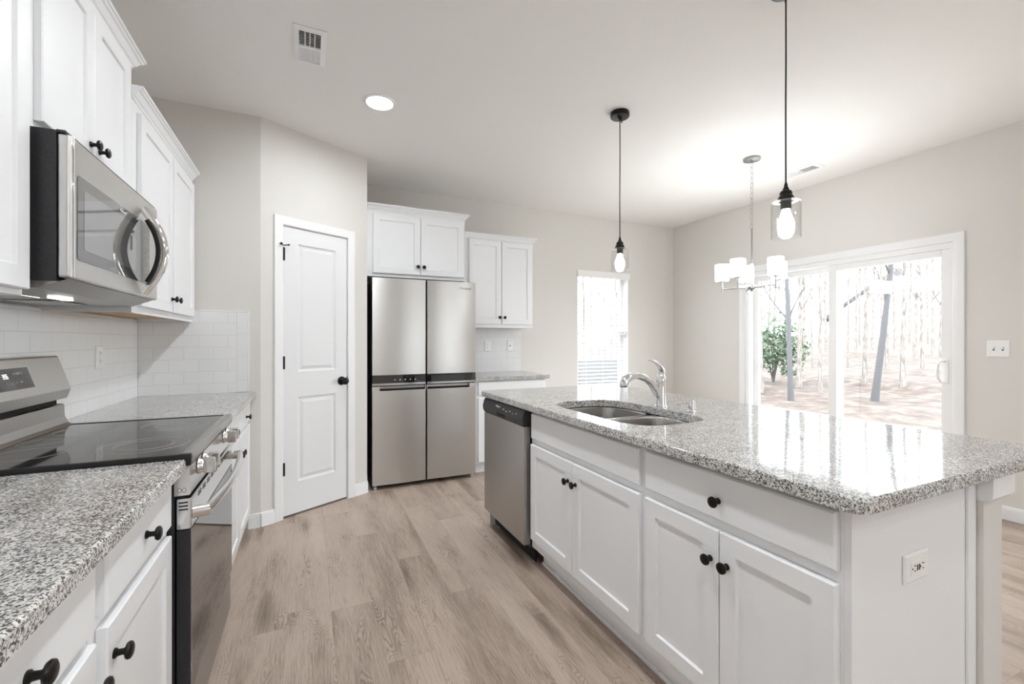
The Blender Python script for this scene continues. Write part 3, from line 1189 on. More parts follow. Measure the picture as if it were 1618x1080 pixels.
MB().box(0.01, FW - 0.01, 0.030, 0.0575, 0.8265, 0.860).build('grip_back_plate', steelv_m, fr)
MB().box(0.01, FW - 0.01, 0.006, 0.0575, 0.8625, 0.8695).build('grip_shadow_gap', gap_m, fr)
MB().box(XM - 0.004, XM + 0.004, 0.020, 0.060, 0.045, 1.76).build('centre_seam', gap_m, fr)
for x in (0.03, FW - 0.03):
    MB().lathe([(0.018, 0), (0.018, 0.02), (0.012, 0.022), (0.012, 0.045)], Matrix.Translation((x, 0.045, 0.0005)), 16).build('foot', bright_m, fr)
for x in (0.05, FW - 0.05):
    MB().box(x - 0.035, x + 0.035, 0.012, 0.20, 1.756, 1.772, 0.003).build('hinge_cover', blackplas_m, fr)

# ------------------------------------------------------------------ dishwasher (front faces -X)
dw = thing('dishwasher', 'stainless dishwasher with black control panel in the island', 'dishwasher', (1.072, 2.777, 0), -Q)
DWW = 0.602
MB().box(0.004, DWW - 0.004, 0.045, 0.60, 0.10, 0.862).build('tub', black_m, dw)
MB().box(0, DWW, 0.0, 0.040, 0.122, 0.772, 0.004).build('door', steelv_m, dw)
mb = MB()
mb.prism([(0.040, 0.774), (0.000, 0.774), (-0.008, 0.790), (-0.010, 0.815), (0.000, 0.850), (0.008, 0.862), (0.040, 0.862)], 0, DWW, 'x')
cp = mb.build('control_panel', blackplas_m, dw, angle=50)
tilt = Matrix.Translation((0, 0, 0))


def on_panel(x, z):
    t = (z - 0.815) / 0.035
    y = -0.0104 + t * 0.010
    return Matrix.Translation((x, y, z)) @ Matrix.Rotation(R(90 - 16), 4, 'X')


text_part('Whirlpool', 0.016, on_panel(0.245, 0.838), icon_m, 'logo', cp)
for i, s in enumerate(('Normal', 'Heavy', '1-Hour', 'Dry', 'Start')):
    text_part(s, 0.0085, on_panel(0.335 + i * 0.045, 0.832 - 0.006 * (i % 2)), icon_m, 'button_print', cp)
MB().box(0.24, 0.36, -0.0115, -0.004, 0.786, 0.803, 0.003).build('handle_slot', gap_m, cp)
mb = MB().box(0.01, DWW - 0.01, 0.075, 0.09, 0.015, 0.10)
mb.build('toe_shade_plate', gap_m, dw)  # near-black sheet stands in for shade in the open toe recess
for x in (0.05, DWW - 0.05):
    MB().lathe([(0.016, 0), (0.016, 0.012), (0.006, 0.014), (0.006, 0.10)], Matrix.Translation((x, 0.10, 0.0005)), 12).build('foot', plate_m, dw)

# ------------------------------------------------------------------ range (front faces +X; local x -> +Y, local y -> -X)
RX, RY = -0.308, 1.553
RW = 0.762
rg = thing('electric_range', 'stainless freestanding electric range with black glass cooktop', 'range', (RX, RY, 0), Q)


def ry(X):          # world X -> local y
    return RX - X


MB().box(0.003, RW - 0.003, 0.040, ry(-0.935), 0.02, 0.895).build('body', fleck_m, rg)
mb = MB().box(0.012, RW - 0.012, 0.022, ry(-0.868), 0.9005, 0.9165, 0.003)
ck = mb.build('cooktop', cook_m, rg)
mb = MB()
mb.box(0.0, RW, 0.0, 0.030, 0.884, 0.9185, 0.003)
mb.box(0.0, 0.012, 0.030, ry(-0.868), 0.896, 0.9185, 0.002)
mb.box(RW - 0.012, RW, 0.030, ry(-0.868), 0.896, 0.9185, 0.002)
mb.build('cooktop_rim', black_m, rg)
MB().box(0.012, RW - 0.001, -0.001, 0.0295, 0.890, 0.9192, 0.003).build('front_edge', steelv_m, rg)


def ring_mesh(mb, cx, cyy, r, wdt=0.0014, z=0.9162, n=56):
    p = []
    for i in range(n):
        t = 2 * PI * i / n
        p.append((cx + r * math.cos(t), cyy + r * math.sin(t), z))
    mb.tube(p, wdt / 2, 4, closed=True)


for cx, cyy, rr in ((0.20, 0.16, (0.115, 0.075)), (0.20, 0.43, (0.085,)), (0.565, 0.16, (0.105, 0.065)), (0.565, 0.43, (0.085,)), (0.38, 0.475, (0.055,))):
    mb = MB()
    for r_ in rr:
        ring_mesh(mb, cx, cyy, r_)
    mb.build('burner_ring', ring_m, ck)
# control fascia
mb = MB().prism([(0.040, 0.800), (0.004, 0.800), (0.000, 0.806), (0.004, 0.884), (0.040, 0.884)], 0.0, RW, 'x')
cf = mb.build('control_fascia', bright_m, rg, smooth=False)
for x in (0.107, 0.182, 0.557, 0.627):
    mb = MB()
    mb.lathe([(0.024, 0), (0.024, 0.004), (0.019, 0.012), (0.018, 0.016)], Matrix.Translation((x, 0.0035, 0.856)) @ TO_FRONT, 24)
    kn = mb.build('knob', bright_m, cf)
    MB().lathe([(0.0245, 0), (0.0245, 0.003)], Matrix.Translation((x, 0.004, 0.856)) @ TO_FRONT, 24).build('knob_ring', black_m, kn)
    MB().box(x - 0.011, x + 0.011, -0.042, -0.011, 0.833, 0.879, 0.004).build('knob_grip', bright_m, kn)
mb = MB()
for yy in (0.0165, 0.0275):
    mb.tube([(0.0, yy + 0.0045 * math.cos(a_ * PI / 8), 0.815 + 0.0065 * math.sin(a_ * PI / 8)) for a_ in range(16)], 0.0006, 6, closed=True)
mb.build('side_mark', slot_m, cf)
# oven door
mb = MB()
mb.box(0.004, RW - 0.004, 0.0, 0.036, 0.700, 0.790, 0.004)
od = mb.build('oven_door', bright_m, rg)
MB().box(0.004, RW - 0.004, 0.003, 0.036, 0.225, 0.699, 0.002).build('door_edge', fleck_m, od)
MB().box(0.010, RW - 0.010, 0.0, 0.0028, 0.232, 0.699).build('oven_glass', ovenglass_m, od)
mb = MB()
for i in range(9):
    x = 0.09 + i * 0.066
    mb.box(x, x + 0.045, -0.0006, 0.001, 0.776, 0.780)
    mb.box(x, x + 0.045, -0.0006, 0.001, 0.768, 0.772)
mb.build('vent_slots', gap_m, od)
mb = MB()
for z in (0.776, 0.766, 0.756):
    mb.box(0.0034, 0.0042, 0.008, 0.030, z, z + 0.004)
mb.build('side_slots', gap_m, od)
mb = MB()
hp = [(0.022, 0.002, 0.742)]
for i in range(17):
    t = i / 16
    hp.append((0.03 + t * (RW - 0.06), -0.034 - 0.022 * math.sin(PI * t), 0.742))
hp.append((RW - 0.022, 0.002, 0.742))
mb.tube(hp, [0.016] + [0.0155] * 17 + [0.016], 14, flat=(0.8, 1.15))
mb.build('oven_handle', bright_m, od)
MB().box(0.004, RW - 0.004, 0.006, 0.036, 0.062, 0.214, 0.005).build('storage_drawer', steelv_m, rg)
for x in (0.04, RW - 0.04):
    for y in (0.08, 0.55):
        MB().lathe([(0.016, 0), (0.016, 0.02)], Matrix.Translation((x, y, 0.0005)), 12).build('foot', black_m, rg)
# back guard
yb = ry(-0.9395)
mb = MB()
mb.prism([(ry(-0.845), 0.917), (ry(-0.858), 0.926), (ry(-0.868), 0.950), (ry(-0.871), 0.997), (ry(-0.880), 1.000), (yb, 1.000), (yb, 0.896), (ry(-0.868), 0.896)], 0.0, RW, 'x')
mb.build('back_riser', steelv_m, rg, smooth=False)
MB().box(0.02, RW - 0.02, ry(-0.885), yb, 0.999, 1.024).build('vent_gap', gap_m, rg)
mb = MB()
P0, P1 = (ry(-0.849), 1.058), (ry(-0.888), 1.183)
mb.prism([(yb, 1.021), (ry(-0.862), 1.021), P0, P1, (ry(-0.893), 1.1865), (yb, 1.1865)], 0.0, RW, 'x', bev=0.002)
con = mb.build('back_console', steel_m, rg, smooth=False)
sl = math.atan2(P1[0] - P0[0], P1[1] - P0[1])      # slope from vertical


def on_console(x, z, lift=0.0):
    y = P0[0] + (z - P0[1]) * math.tan(sl)
    return Matrix.Translation((x, y, z)) @ Matrix.Rotation(-sl, 4, 'X') @ Matrix.Translation((0, -lift, 0)) @ FACE


dm = MB()
dm.box(-0.142, 0.142, -0.036, 0.036, -0.001, 0.0012)
dm.xform(on_console(0.382, 1.120))
disp = dm.build('display_panel', glassblk_m, con)
dm = MB()
dm.box(0.142, 0.1455, -0.036, 0.036, -0.001, 0.0016)
dm.box(-0.1455, -0.142, -0.036, 0.036, -0.001, 0.0016)
dm.xform(on_console(0.382, 1.120))
dm.build('display_edge', bright_m, con)
SEG = {'3': 'abgcd', '5': 'afgcd'}


def seven(mb, ch, ox, w_=0.0062, h_=0.0145, t=0.0014):
    xs0, xs1 = ox, ox + w_
    for s in SEG[ch]:
        if s == 'a':
            mb.box(xs0, xs1, h_ / 2 - t, h_ / 2, 0.0014, 0.0018)
        if s == 'g':
            mb.box(xs0, xs1, -t / 2, t / 2, 0.0014, 0.0018)
        if s == 'd':
            mb.box(xs0, xs1, -h_ / 2, -h_ / 2 + t, 0.0014, 0.0018)
        if s == 'b':
            mb.box(xs1 - t, xs1, 0, h_ / 2, 0.0014, 0.0018)
        if s == 'c':
            mb.box(xs1 - t, xs1, -h_ / 2, 0, 0.0014, 0.0018)
        if s == 'f':
            mb.box(xs0, xs0 + t, 0, h_ / 2, 0.0014, 0.0018)


mb = MB()
for ch, ox in (('3', -0.014), ('5', -0.0035), ('5', 0.0055)):
    seven(mb, ch, ox)
mb.xform(on_console(0.388, 1.130))
mb.build('clock_digits', led_em, disp)
text_part('START', 0.010, on_console(0.455, 1.136, 0.0016), icon_m, 'button_print', disp)
text_part('OFF', 0.008, on_console(0.462, 1.108, 0.0016), icon_m, 'button_print', disp)
mb = MB()
for x, z, u in ((0.432, 1.136, 1), (0.436, 1.108, -1)):
    q = MB()
    q.tube([(-0.004, -0.0025 * u, 0.0015), (0, 0.0025 * u, 0.0015), (0.004, -0.0025 * u, 0.0015)], 0.0007, 6)
    q.xform(on_console(x, z))
    me = bpy.data.meshes.new('t'); q.bm.to_mesh(me); q.bm.free(); mb.bm.from_mesh(me); bpy.data.meshes.remove(me)
for x in (0.384, 0.400, 0.414):
    q = MB()
    q.tube([(0.0045 * math.cos(a * PI / 6), 0.0055 * math.sin(a * PI / 6), 0.0015) for a in range(12)], 0.0005, 4, closed=True)
    q.xform(on_console(x, 1.106))
    me = bpy.data.meshes.new('t'); q.bm.to_mesh(me); q.bm.free(); mb.bm.from_mesh(me); bpy.data.meshes.remove(me)
for zz in (1.1395, 1.1345):
    q = MB()
    q.box(-0.006, 0.006, -0.0009, 0.0009, 0.0012, 0.0016)
    q.xform(on_console(0.478, zz))
    me = bpy.data.meshes.new('t'); q.bm.to_mesh(me); q.bm.free(); mb.bm.from_mesh(me); bpy.data.meshes.remove(me)
mb.build('icon', icon_m, disp)

# ------------------------------------------------------------------ microwave over the range
MX = -0.575
mw = thing('microwave', 'stainless over-the-range microwave with arched chrome handle', 'microwave', (MX, 1.562, 0), Q)
MWW = 0.750
my = lambda X: MX - X
mb = MB().box(0.006, MWW - 0.004, 0.030, my(-0.938), 1.405, 1.803)
mb.build('case', fleck_m, mw)
mb = MB()
mb.box(0.0, MWW, 0.0, 0.028, 1.413, 1.795, 0.008, 3)
dr = mb.build('door', steel_m, mw)
mb = MB()
mb.box(0.004, 0.0075, -0.0022, 0.010, 1.416, 1.792, 0.001)
mb.box(0.011, 0.018, -0.0030, 0.010, 1.416, 1.792, 0.001)
mb.build('door_end_trim', chrome_m, dr)
mb = MB()
mb.prism(rounded([(0.038, 1.466), (0.640, 1.466), (0.640, 1.700), (0.038, 1.700)], [0.012] * 4, 4), -0.0016, 0.002, 'y')
gl = mb.build('window_glass', mwglass_m, dr)
mb = MB()
mb.prism(rounded([(0.075, 1.500), (0.490, 1.500), (0.490, 1.668), (0.075, 1.668)], [0.008] * 4, 4), -0.0020, -0.0015, 'y')
mb.build('inner_window', mat('grey_window_screen', (0.10, 0.10, 0.10), 0.03, 0.0, IOR=3.4), gl)
text_part('Whirlpool', 0.014, face_at(0.36, -0.0024, 1.684), icon_m, 'logo', gl)
for r_ in range(7):
    for c_ in range(3):
        text_part('------123456789-0----'[r_ * 3 + c_], 0.010, face_at(0.588 + c_ * 0.018, -0.0022, 1.655 - r_ * 0.024), icon_m, 'key_print', gl)
mb = MB()
hp, hr = [], []
for i in range(25):
    t = i / 24
    s = 4 * t * (1 - t)
    hp.append((0.548, -0.006 - 0.064 * s, 1.424 + t * 0.322))
    hr.append(0.0105 + 0.002 * s)
mb.tube(hp, hr, 14, flat=(0.75, 1.3))
mb.build('handle', chrome_m, dr)
mb = MB()
hp2 = [(p[0], p[1] + 0.011, p[2]) for p in hp[3:-3]]
mb.tube(hp2, 0.012, 10, flat=(0.7, 1.2))
mb.build('handle_inset', black_m, dr)
MB().box(0.0, 0.75, 0.010, 0.028, 1.7955, 1.803).build('top_vent', black_m, mw)
# underside with lamp lens and grease filters
mb = MB()
mb.prism([(0.012, 1.412), (0.075, 1.385), (my(-0.938), 1.380), (my(-0.938), 1.4045), (0.03, 1.4045)], 0.020, MWW - 0.02, 'x')
un = mb.build('underside', steelv_m, mw, smooth=False)
MB().box(0.30, 0.40, 0.140, 0.165, 1.3785, 1.382).build('lamp_lens', hood_em, un)
for x in (0.10, 0.44):
    MB().box(x, x + 0.22, 0.19, 0.33, 1.3775, 1.3815, 0.001).build('grease_filter', nickel_m, un)

# ------------------------------------------------------------------ outlets and switches


def outlet(name, label, cat, loc, rotz, kind):
    o = thing(name, label, cat, loc, rotz)
    horiz = kind == 'gfci_h'
    w_, h_ = (0.116, 0.116) if kind == 'switch2' else (0.115, 0.071) if horiz else (0.071, 0.115)
    mb = MB()
    mb.loops([rect(-w_ / 2, w_ / 2, -h_ / 2, h_ / 2, -0.0006), rect(-w_ / 2, w_ / 2, -h_ / 2, h_ / 2, -0.003),
              rect(-w_ / 2 + .005, w_ / 2 - .005, -h_ / 2 + .005, h_ / 2 - .005, -0.0065)])
    pl = mb.build('cover_plate', plate_m, o, smooth=False)
    if kind == 'switch2':
        for x in (-0.023, 0.023):
            MB().box(x - .005, x + .005, -0.0066, -0.006, -0.012, 0.012).build('toggle_slot', slot_m, pl)
            mb = MB().box(-0.0035, 0.0035, -0.018, 0, -0.005, 0.005, 0.001)
            mb.xform(Matrix.Translation((x, -0.004, 0.0)) @ Matrix.Rotation(R(-28), 4, 'X'))
            mb.build('toggle', plate_m, pl)
        return o
    if kind == 'coax':
        MB().lathe([(0.006, 0), (0.006, 0.008), (0.003, 0.009), (0.003, 0.012)], Matrix.Translation((0, -0.0064, 0)) @ TO_FRONT, 12).build('coax_port', bronze_m, pl)
        return o
    Mx = Matrix.Rotation(R(90), 4, 'Y') if horiz else Matrix.Identity(4)
    mb = MB().box(-0.0165, 0.0165, -0.0085, -0.006, -0.033, 0.033, 0.001)
    mb.xform(Mx)
    rc = mb.build('receptacle', plate_m, o)
    for s in (-1, 1):
        mb = MB()
        for x, hh in ((-0.0063, 0.0045), (0.0063, 0.0035)):
            mb.box(x - .0011, x + .0011, -0.0090, -0.0080, s * .019 - hh + .003, s * .019 + hh + .003)
        mb.box(-.002, .002, -0.0090, -0.0080, s * .019 - .0105, s * .019 - .0065)
        mb.xform(Mx)
        mb.build('socket_slots', slot_m, rc)
    if kind != 'duplex':
        for s in (-1, 1):
            mb = MB().box(-0.007, 0.007, -0.0094, -0.0082, s * .0045 - .0022, s * .0045 + .0022)
            mb.xform(Mx)
            mb.build('test_button', slot_m if horiz else plate_m, rc)
    return o


outlet('wall_outlet', 'white outlet on the range wall tiles above the counter', 'outlet', (XL + 0.010, 2.838, 1.163), Q, 'gfci')
outlet('wall_outlet', 'white outlet with two sockets on the tiles next to the refrigerator', 'outlet', (1.758, YB - 0.010, 1.187), 0, 'duplex')
outlet('cable_plate', 'white cable plate with one dark port on the tiles by the window side', 'cable plate', (2.024, YB - 0.010, 1.187), 0, 'coax')
outlet('island_outlet', 'white sideways outlet with dark buttons on the island end panel', 'outlet', (1.386, 0.590, 0.680), 0, 'gfci_h')
outlet('light_switch', 'white double toggle light switch beside the sliding patio door', 'light switch', (XR, 1.404, 1.186), -Q, 'switch2')

# ------------------------------------------------------------------ ceiling fixtures


def can_light(loc, label, group=None):
    o = thing('recessed_ceiling_light', label, 'ceiling light', (loc[0], loc[1], H), 0, group)
    MB().lathe([(0.074, -0.004), (0.080, -0.010), (0.094, -0.006), (0.098, -0.0005), (0.074, -0.0005)], None, 40, cap=False).build('trim_ring', trim_m, o)
    MB().lathe([(0.0, -0.0045), (0.074, -0.0045), (0.074, -0.0015), (0, -0.0015)], None, 40, cap=False).build('diffuser', can_em, o)
    return o


c0 = can_light((0.408, 2.876), 'lit round recessed light in the ceiling in front of the pantry')
for p, l in (((0.41, 1.50), 'added unseen round recessed ceiling light over the aisle between range and island'),
             ((0.41, 0.12), 'added unseen round recessed ceiling light directly above the camera in line with the aisle'),
             ((0.41, -1.26), 'added unseen round recessed ceiling light just behind the camera in line with the aisle'),
             ((0.41, -2.64), 'added unseen round recessed ceiling light at the far end of the living area'),
             ((3.05, -0.8), 'added unseen round recessed ceiling light behind the camera towards the patio side'),
             ((3.05, -2.64), 'added unseen round recessed ceiling light by the added rear window of the living area')):
    copy_thing(c0, (p[0], p[1], H), l)  # extra out-of-view lights, added to brighten the room


def ceiling_vent(loc, rotz, w_, h_, label):
    o = thing('ceiling_vent', label, 'vent', (loc[0], loc[1], H), rotz)
    mb = MB()
    t = 0.026
    z0, z1 = -0.011, -0.0006
    # sloped flange
    def ring(ix, z):
        return [(-w_ / 2 + ix, -h_ / 2 + ix, z), (w_ / 2 - ix, -h_ / 2 + ix, z), (w_ / 2 - ix, h_ / 2 - ix, z), (-w_ / 2 + ix, h_ / 2 - ix, z)]
    mb.loops([ring(0, z1), ring(0, -0.004), ring(t, z0), ring(t, z1)], False, False)
    mb.box(-w_ / 2 + t, w_ / 2 - t, -0.006, 0.006, z0, z1)
    mb.build('flange', trim_m, o, smooth=False)
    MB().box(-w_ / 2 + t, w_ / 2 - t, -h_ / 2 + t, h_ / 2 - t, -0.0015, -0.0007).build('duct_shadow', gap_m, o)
    for s in (-1, 1):
        mb = MB()
        ya, yb_ = (0.006, h_ / 2 - t) if s > 0 else (-h_ / 2 + t, -0.006)
        n = 9
        for i in range(n):
            yy = ya + (i + .5) * (yb_ - ya) / n
            q = bmesh.new()
            bmesh.ops.create_cube(q, size=1)
            for v in q.verts:
                v.co = Vector((v.co.x * (w_ - 2 * t), v.co.y * 0.0015, v.co.z * 0.011))
            mb._merge(q, Matrix.Translation((0, yy, -0.0062)) @ Matrix.Rotation(R(48) * s, 4, 'X'))
        for x in (-0.022, 0, 0.022):
            mb.box(x - .002, x + .002, ya, yb_, -0.0095, -0.0075)
        mb.build('slats', trim_m, o, smooth=False)
    return o


ceiling_vent((0.008, 2.480), 0, 0.150, 0.305, 'white ceiling vent above the aisle near the wall cabinets')
ceiling_vent((3.950, 2.490), 0, 0.150, 0.320, 'white ceiling vent over the sliding patio door')


def pendant(x, y, zs, label):
    o = thing('pendant_light', label, 'pendant light', (x, y, H), 0, 'glass pendants over the island')
    mb = MB()
    mb.lathe([(0.060, -0.0005), (0.062, -0.004), (0.062, -0.026), (0.058, -0.031), (0.010, -0.033), (0.009, -0.045), (0.005, -0.050)], None, 36)
    cn = mb.build('canopy', bronze_m, o)
    for a in (0.6, 0.6 + PI):
        MB().lathe([(0.004, 0), (0.004, 0.020)], Matrix.Translation((0.040 * math.cos(a), 0.040 * math.sin(a), -0.050)), 10).build('screw', bronze_m, cn)
    L_ = H - zs                      # drop to the shade top
    MB().tube([(0, 0, -0.045), (0.002, 0.001, -0.3), (-0.001, 0, -0.55), (0, 0, -L_ + 0.05)], 0.0032, 8).build('cord', bronze_m, o)
    mb = MB()
    mb.lathe([(0.004, 0.078), (0.006, 0.072), (0.008, 0.058), (0.012, 0.052), (0.012, 0.046), (0.020, 0.042), (0.024, 0.034), (0.022, 0.026), (0.026, 0.022), (0.031, 0.012), (0.033, 0.002), (0.026, -0.002), (0.020, -0.004), (0.020, -0.034), (0.017, -0.036)], Matrix.Translation((0, 0, -L_)), 28)
    mb.build('socket_cap', bronze_m, o)
    mb = MB()
    r = 0.056
    mb.lathe([(0.027, 0.000), (r - 0.006, 0.000), (r, -0.006), (r, -0.152), (r - 0.0025, -0.152), (r - 0.0025, -0.008), (r - 0.007, -0.0028), (0.027, -0.0028), (0.027, 0.0)], Matrix.Translation((0, 0, -L_)), 44, cap=False)
    mb.build('glass_shade', shade_glass_m, o)
    mb = MB()
    mb.lathe([(0.014, -0.034), (0.016, -0.045), (0.022, -0.064), (0.030, -0.085), (0.032, -0.102), (0.028, -0.120), (0.016, -0.134), (0, -0.138)], Matrix.Translation((0, 0, -L_)), 28)
    mb.build('bulb', bulb_em, o)
    return o


pendant(1.863, 2.352, 1.850, 'glass pendant light over the island end by the dishwasher, in front of the window')
pendant(1.826, 1.212, 1.831, 'glass pendant light on a long cord over the seating end of the island')

# chandelier
ch = thing('chandelier', 'five-arm grey chandelier with white glass shades before the patio door', 'chandelier', (3.316, 2.487, H))
dz = lambda z: z - H
MB().lathe([(0.064, -0.0005), (0.066, -0.006), (0.064, -0.018), (0.012, -0.024), (0.010, -0.034), (0, -0.036)], None, 32).build('canopy', nickel_m, ch)
mb = MB()
zc, nl = -0.034, 13
ll = (H - 0.036 - 2.160) / nl * 1.12
for i in range(nl):
    c = -0.034 - (i + .5) * ((H - 0.034 - 2.158) / nl)
    p = []
    for k in range(14):
        t = 2 * PI * k / 14
        a, b_ = 0.0105 * math.cos(t), ll / 2 * math.sin(t)
        p.append((a, 0, c + b_) if i % 2 else (0, a, c + b_))
    mb.tube(p, 0.0019, 6, closed=True)
mb.build('chain', nickel_m, ch)
mb = MB()
mb.lathe([(0.006, dz(2.165)), (0.0065, dz(2.16)), (0.0065, dz(1.892)), (0.013, dz(1.89)), (0.014, dz(1.88)), (0.013, dz(1.72)), (0.013, dz(1.705)), (0.032, dz(1.700)), (0.036, dz(1.690)), (0.036, dz(1.672)), (0.030, dz(1.664)), (0.012, dz(1.662)), (0.012, dz(1.650)), (0.006, dz(1.646)), (0, dz(1.646))], None, 24)
mb.build('stem', nickel_m, ch)
CAMR = R(-24.7)
for k_ in range(5):
    a = CAMR + k_ * 2 * PI / 5
    c, s = math.cos(a), math.sin(a)
    rho = 0.225
    mb = MB()
    mb.tube([(0.03 * c, 0.03 * s, dz(1.683)), (rho * c, rho * s, dz(1.680))], 0.0055, 8)
    mb.lathe([(0.006, dz(1.655)), (0.006, dz(1.742)), (0.030, dz(1.743)), (0.031, dz(1.748)), (0.016, dz(1.750)), (0.014, dz(1.775))], Matrix.Translation((rho * c, rho * s, 0)), 16)
    arm = mb.build('arm', nickel_m, ch)
    mb = MB()
    M_ = Matrix.Translation((rho * c, rho * s, 0))
    mb.lathe([(0.030, dz(1.7505)), (0.050, dz(1.7505)), (0.056, dz(1.757)), (0.0565, dz(1.885)), (0.054, dz(1.889)), (0.051, dz(1.885)), (0.051, dz(1.757)), (0.030, dz(1.7535))], M_, 32, cap=False)
    mb.build('glass_shade', shade_em, arm)

# ------------------------------------------------------------------ outside
random.seed(11)


def ground_z(x, y):
    dxx = max(0.0, x - 8.4)
    return -0.12 + 0.0 * y - 0.10 * min(1, dxx / 0.6) + 0.05 * max(0, dxx - 1.0) ** 0.97 * 0.9


leaf_m = mat('leaf_litter', (0.30, 0.2, 0.14), 0.9)
lv = world_pos(leaf_m)
ln = noise(leaf_m, lv, 3.0, 6, 0.7)
L(leaf_m, ramp(leaf_m, ln, [(0.30, (0.022, 0.015, 0.012)), (0.5, (0.070, 0.048, 0.038)), (0.7, (0.16, 0.120, 0.098))]), bsdf(leaf_m).inputs['Base Color'])
conc_m = mat('pale_concrete', (0.62, 0.61, 0.59), 0.8)
bark_m = mat('grey_bark', (0.24, 0.20, 0.17), 0.9)
bn = noise(bark_m, coords(bark_m, scale=(6, 6, 1.2)), 5, 5)
L(bark_m, ramp(bark_m, bn, [(0.3, (0.10, 0.085, 0.078)), (0.7, (0.30, 0.27, 0.245))]), bsdf(bark_m).inputs['Base Color'])
darkbark_m = mat('dark_bark', (0.085, 0.083, 0.088), 0.9)
green_m = mat('evergreen_leaf', (0.05, 0.085, 0.04), 0.6)
roof_m = mat('grey_shingle', (0.07, 0.07, 0.08), 0.8)
siding_m = mat('pale_siding', (0.66, 0.67, 0.68), 0.7)

b = bmesh.new()
nx, ny = 40, 44
gx = [4.62 + (62 - 4.62) * (i / nx) ** 1.7 for i in range(nx + 1)]
gy = [-30 + 90 * j / ny for j in range(ny + 1)]
rnd = random.Random(3)
grid = [[b.verts.new((x, y, ground_z(x, y) + (rnd.uniform(-.1, .1) if x > 8.5 else 0))) for y in gy] for x in gx]
for i in range(nx):
    for j in range(ny):
        b.faces.new((grid[i][j], grid[i + 1][j], grid[i + 1][j + 1], grid[i][j + 1]))
mb = MB()
mb._merge(b)
mb.quad([(-40, 4.66, -0.15), (4.63, 4.66, -0.15), (4.63, 60, -0.15), (-40, 60, -0.15)])
struct('ground', mb, leaf_m)
struct('pavement', MB().box(4.565, 8.3, -0.6, 7.2, -0.24, -0.06, 0.01), conc_m)


def tree(x, y, h, r, lean, label, m, group=None, nb=9, seed=0):
    rn = random.Random(seed)
    z0 = ground_z(x, y) - 0.1 if x > 4.6 else -0.15
    o = thing('bare_tree', label, 'tree', (x, y, z0), 0, group)
    pts, rad = [], []
    n = 12
    ax, ay = lean
    for i in range(n + 1):
        t = i / n
        pts.append((ax * h * t + rn.uniform(-.05, .05) * t, ay * h * t + rn.uniform(-.05, .05) * t, h * t))
        rad.append(r * (1.12 - 0.92 * t) if i else r * 1.35)
    mb = MB()
    mb.tube(pts, rad, 9)
    mb.build('trunk', m, o)
    mb = MB()
    for k in range(nb):
        t = rn.uniform(0.28, 0.95)
        i = int(t * n)
        p = Vector(pts[i])
        a = rn.uniform(0, 2 * PI)
        ln_ = h * rn.uniform(0.12, 0.28) * (1.15 - t * .6)
        d = Vector((math.cos(a) * .6, math.sin(a) * .6, rn.uniform(.5, 1.1))).normalized()
        bp, br = [p], [rad[i] * .5]
        for s_ in range(1, 6):
            d = (d + Vector((rn.uniform(-.25, .25), rn.uniform(-.25, .25), rn.uniform(-.05, .25)))).normalized()
            p = p + d * ln_ / 5
            bp.append(p)
            br.append(rad[i] * .5 * (1 - s_ / 5.6))
            if s_ in (2, 3, 4):
                e = (d + Vector((rn.uniform(-.9, .9), rn.uniform(-.9, .9), rn.uniform(-.1, .5)))).normalized()
                q1 = p + e * ln_ * .22
                q2 = q1 + (e + Vector((0, 0, .3))).normalized() * ln_ * .2
                mb.tube([p, q1, q2], [br[-1] * .6, br[-1] * .4, br[-1] * .15], 5)
        mb.tube(bp, br, 6)
    mb.build('branches', m, o)
    return o


TL = 'bare pale tree among the leaf-strewn woods beyond the patio door'
TG = 'bare trees in the woods behind the house'
camx = lambda u, dist: (dist * (math.sin(R(24.7)) + (u - 809) / 700 * math.cos(R(24.7))), dist * (math.cos(R(24.7)) - (u - 809) / 700 * math.sin(R(24.7))))
spec = [(1203, 12, 8, .05, -.01), (1236, 16, 9, .045, .05), (1262, 13, 9, .060, .015), (1270, 21, 11, .07, .0), (1296, 11.5, 8, .045, .0),
        (1222, 25, 12, .07, .02), (1305, 26, 12, .07, -.01), (1212, 18, 9, .04, .03), (1284, 18, 9, .035, -.02), (1249, 31, 12, .07, .0),
        (1366, 13, 10, .055, .01), (1401, 16, 10, .060, .0), (1426, 12, 9, .060, .01), (1445, 19, 11, .07, .02), (1458, 14.5, 10, .050, -.015),
        (1474, 21, 11, .06, .0), (1486, 13, 9, .050, .01), (1340, 17.5, 8, .035, .0), (1414, 25, 12, .07, -.02), (1378, 28, 12, .07, .02), (1352, 24, 11, .05, .01),
        (1492, 27, 12, .07, .0), (1437, 31, 13, .08, .01), (1466, 33, 13, .08, -.01), (1392, 34, 13, .08, .0), (1358, 33, 13, .08, .0), (1330, 30, 12, .07, .01)]
for i, (u, dist, hh, rr, le) in enumerate(spec):
    x, y = camx(u, dist)
    tree(x, y, hh, rr, (le * .4, -le), TL, bark_m, TG, nb=15, seed=i + 5)
x, y = camx(1381, 10)
tree(x, y, 7, .065, (.02, -.10), 'dark leaning bare tree trunk beyond the sliding sash', darkbark_m, nb=6, seed=77)
x, y = camx(1250, 10.5)
tree(x, y, 8, .055, (-.02, .02), 'dark forked bare tree beyond the fixed patio pane', darkbark_m, nb=14, seed=78)
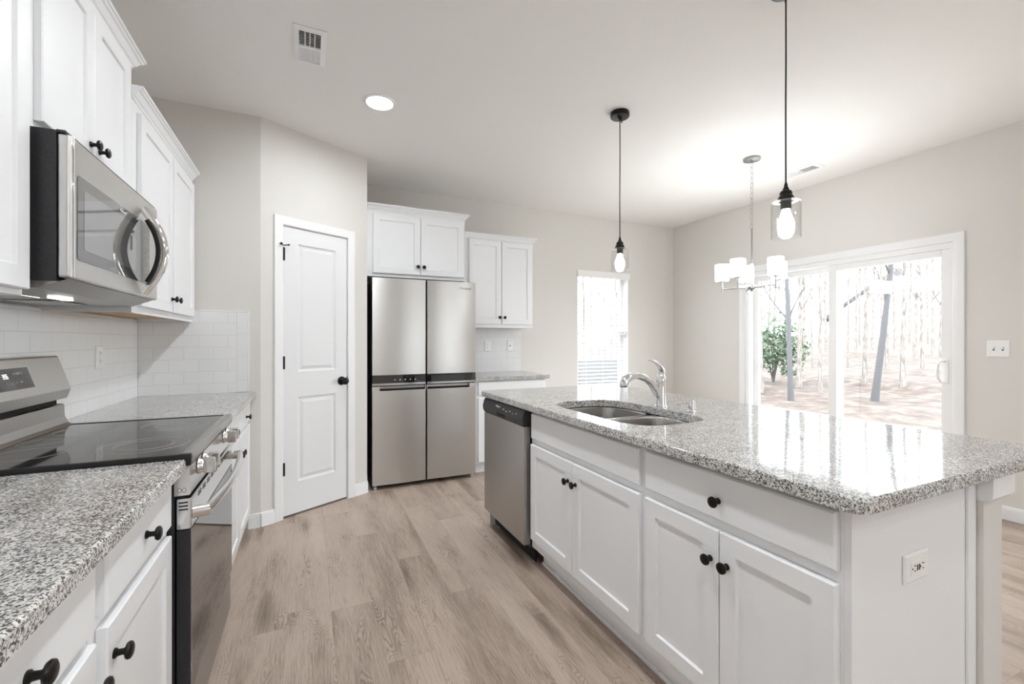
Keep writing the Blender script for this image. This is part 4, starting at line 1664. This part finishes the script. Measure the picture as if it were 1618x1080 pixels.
for i, (u, dist) in enumerate(((922, 18), (934, 13), (946, 24), (955, 17), (966, 21), (975, 15))):
    x, y = camx(u, dist)
    tree(x, y, 9, .05, (.0, .0), 'bare tree outside the back wall window', bark_m, 'bare trees outside the back window', nb=9, seed=40 + i)

# evergreen bush
x, y = camx(1222, 14.2)
bs = thing('evergreen_bush', 'green leafy bush in the woods beyond the fixed patio pane', 'bush', (x, y, ground_z(x, y)))
mb = MB()
rn = random.Random(8)
for i in range(1700):
    a, e = rn.uniform(0, 2 * PI), rn.uniform(-.8, 1)
    rr = rn.uniform(.35, 1.0)
    c = Vector((1.0 * rr * math.cos(a) * math.sqrt(max(0, 1 - e * e)), 1.0 * rr * math.sin(a) * math.sqrt(max(0, 1 - e * e)), 1.05 + 1.15 * e * rr))
    s_ = rn.uniform(.04, .085)
    u_ = Vector((rn.uniform(-1, 1), rn.uniform(-1, 1), rn.uniform(-1, 1))).normalized()
    v_ = u_.orthogonal().normalized()
    mb.quad([c - u_ * s_ * 1.5, c + v_ * s_ * .6, c + u_ * s_ * 1.5, c - v_ * s_ * .6])
mb.build('foliage', green_m, bs, smooth=False)
mb = MB()
for i in range(7):
    a = rn.uniform(0, 2 * PI)
    mb.tube([(0, 0, -.05), (.12 * math.cos(a), .12 * math.sin(a), .5), (.5 * math.cos(a), .5 * math.sin(a), 1.3)], [.03, .022, .01], 6)
mb.build('stems', darkbark_m, bs)

# neighbouring house whose gable shows between the trunks
x, y = camx(1406, 45)
nh = thing('neighbouring_house', 'pale neighbouring house with a dark sloping roof edge behind the trees', 'house', (x, y, 0.9), -math.atan2(x, y) - 0.12)
MB().prism([(-5.0, 0), (0.2, 0), (0.2, 7.1), (-5.0, 2.9)], 0, 7, 'y').build('wall', siding_m, nh, smooth=False)
MB().prism([(-5.6, 2.42), (0.6, 7.43), (0.6, 7.83), (-5.6, 2.82)], -0.4, 7.4, 'y').build('roof', roof_m, nh, smooth=False)
# low wall seen through the blind
tag(MB().box(1.0, 12.0, 9.0, 9.15, -0.15, 0.80).build('garden_wall', mat('blue_grey_boards', (0.13, 0.132, 0.133), 0.8)), 'low blue-grey wall outside the back wall window', 'garden wall')
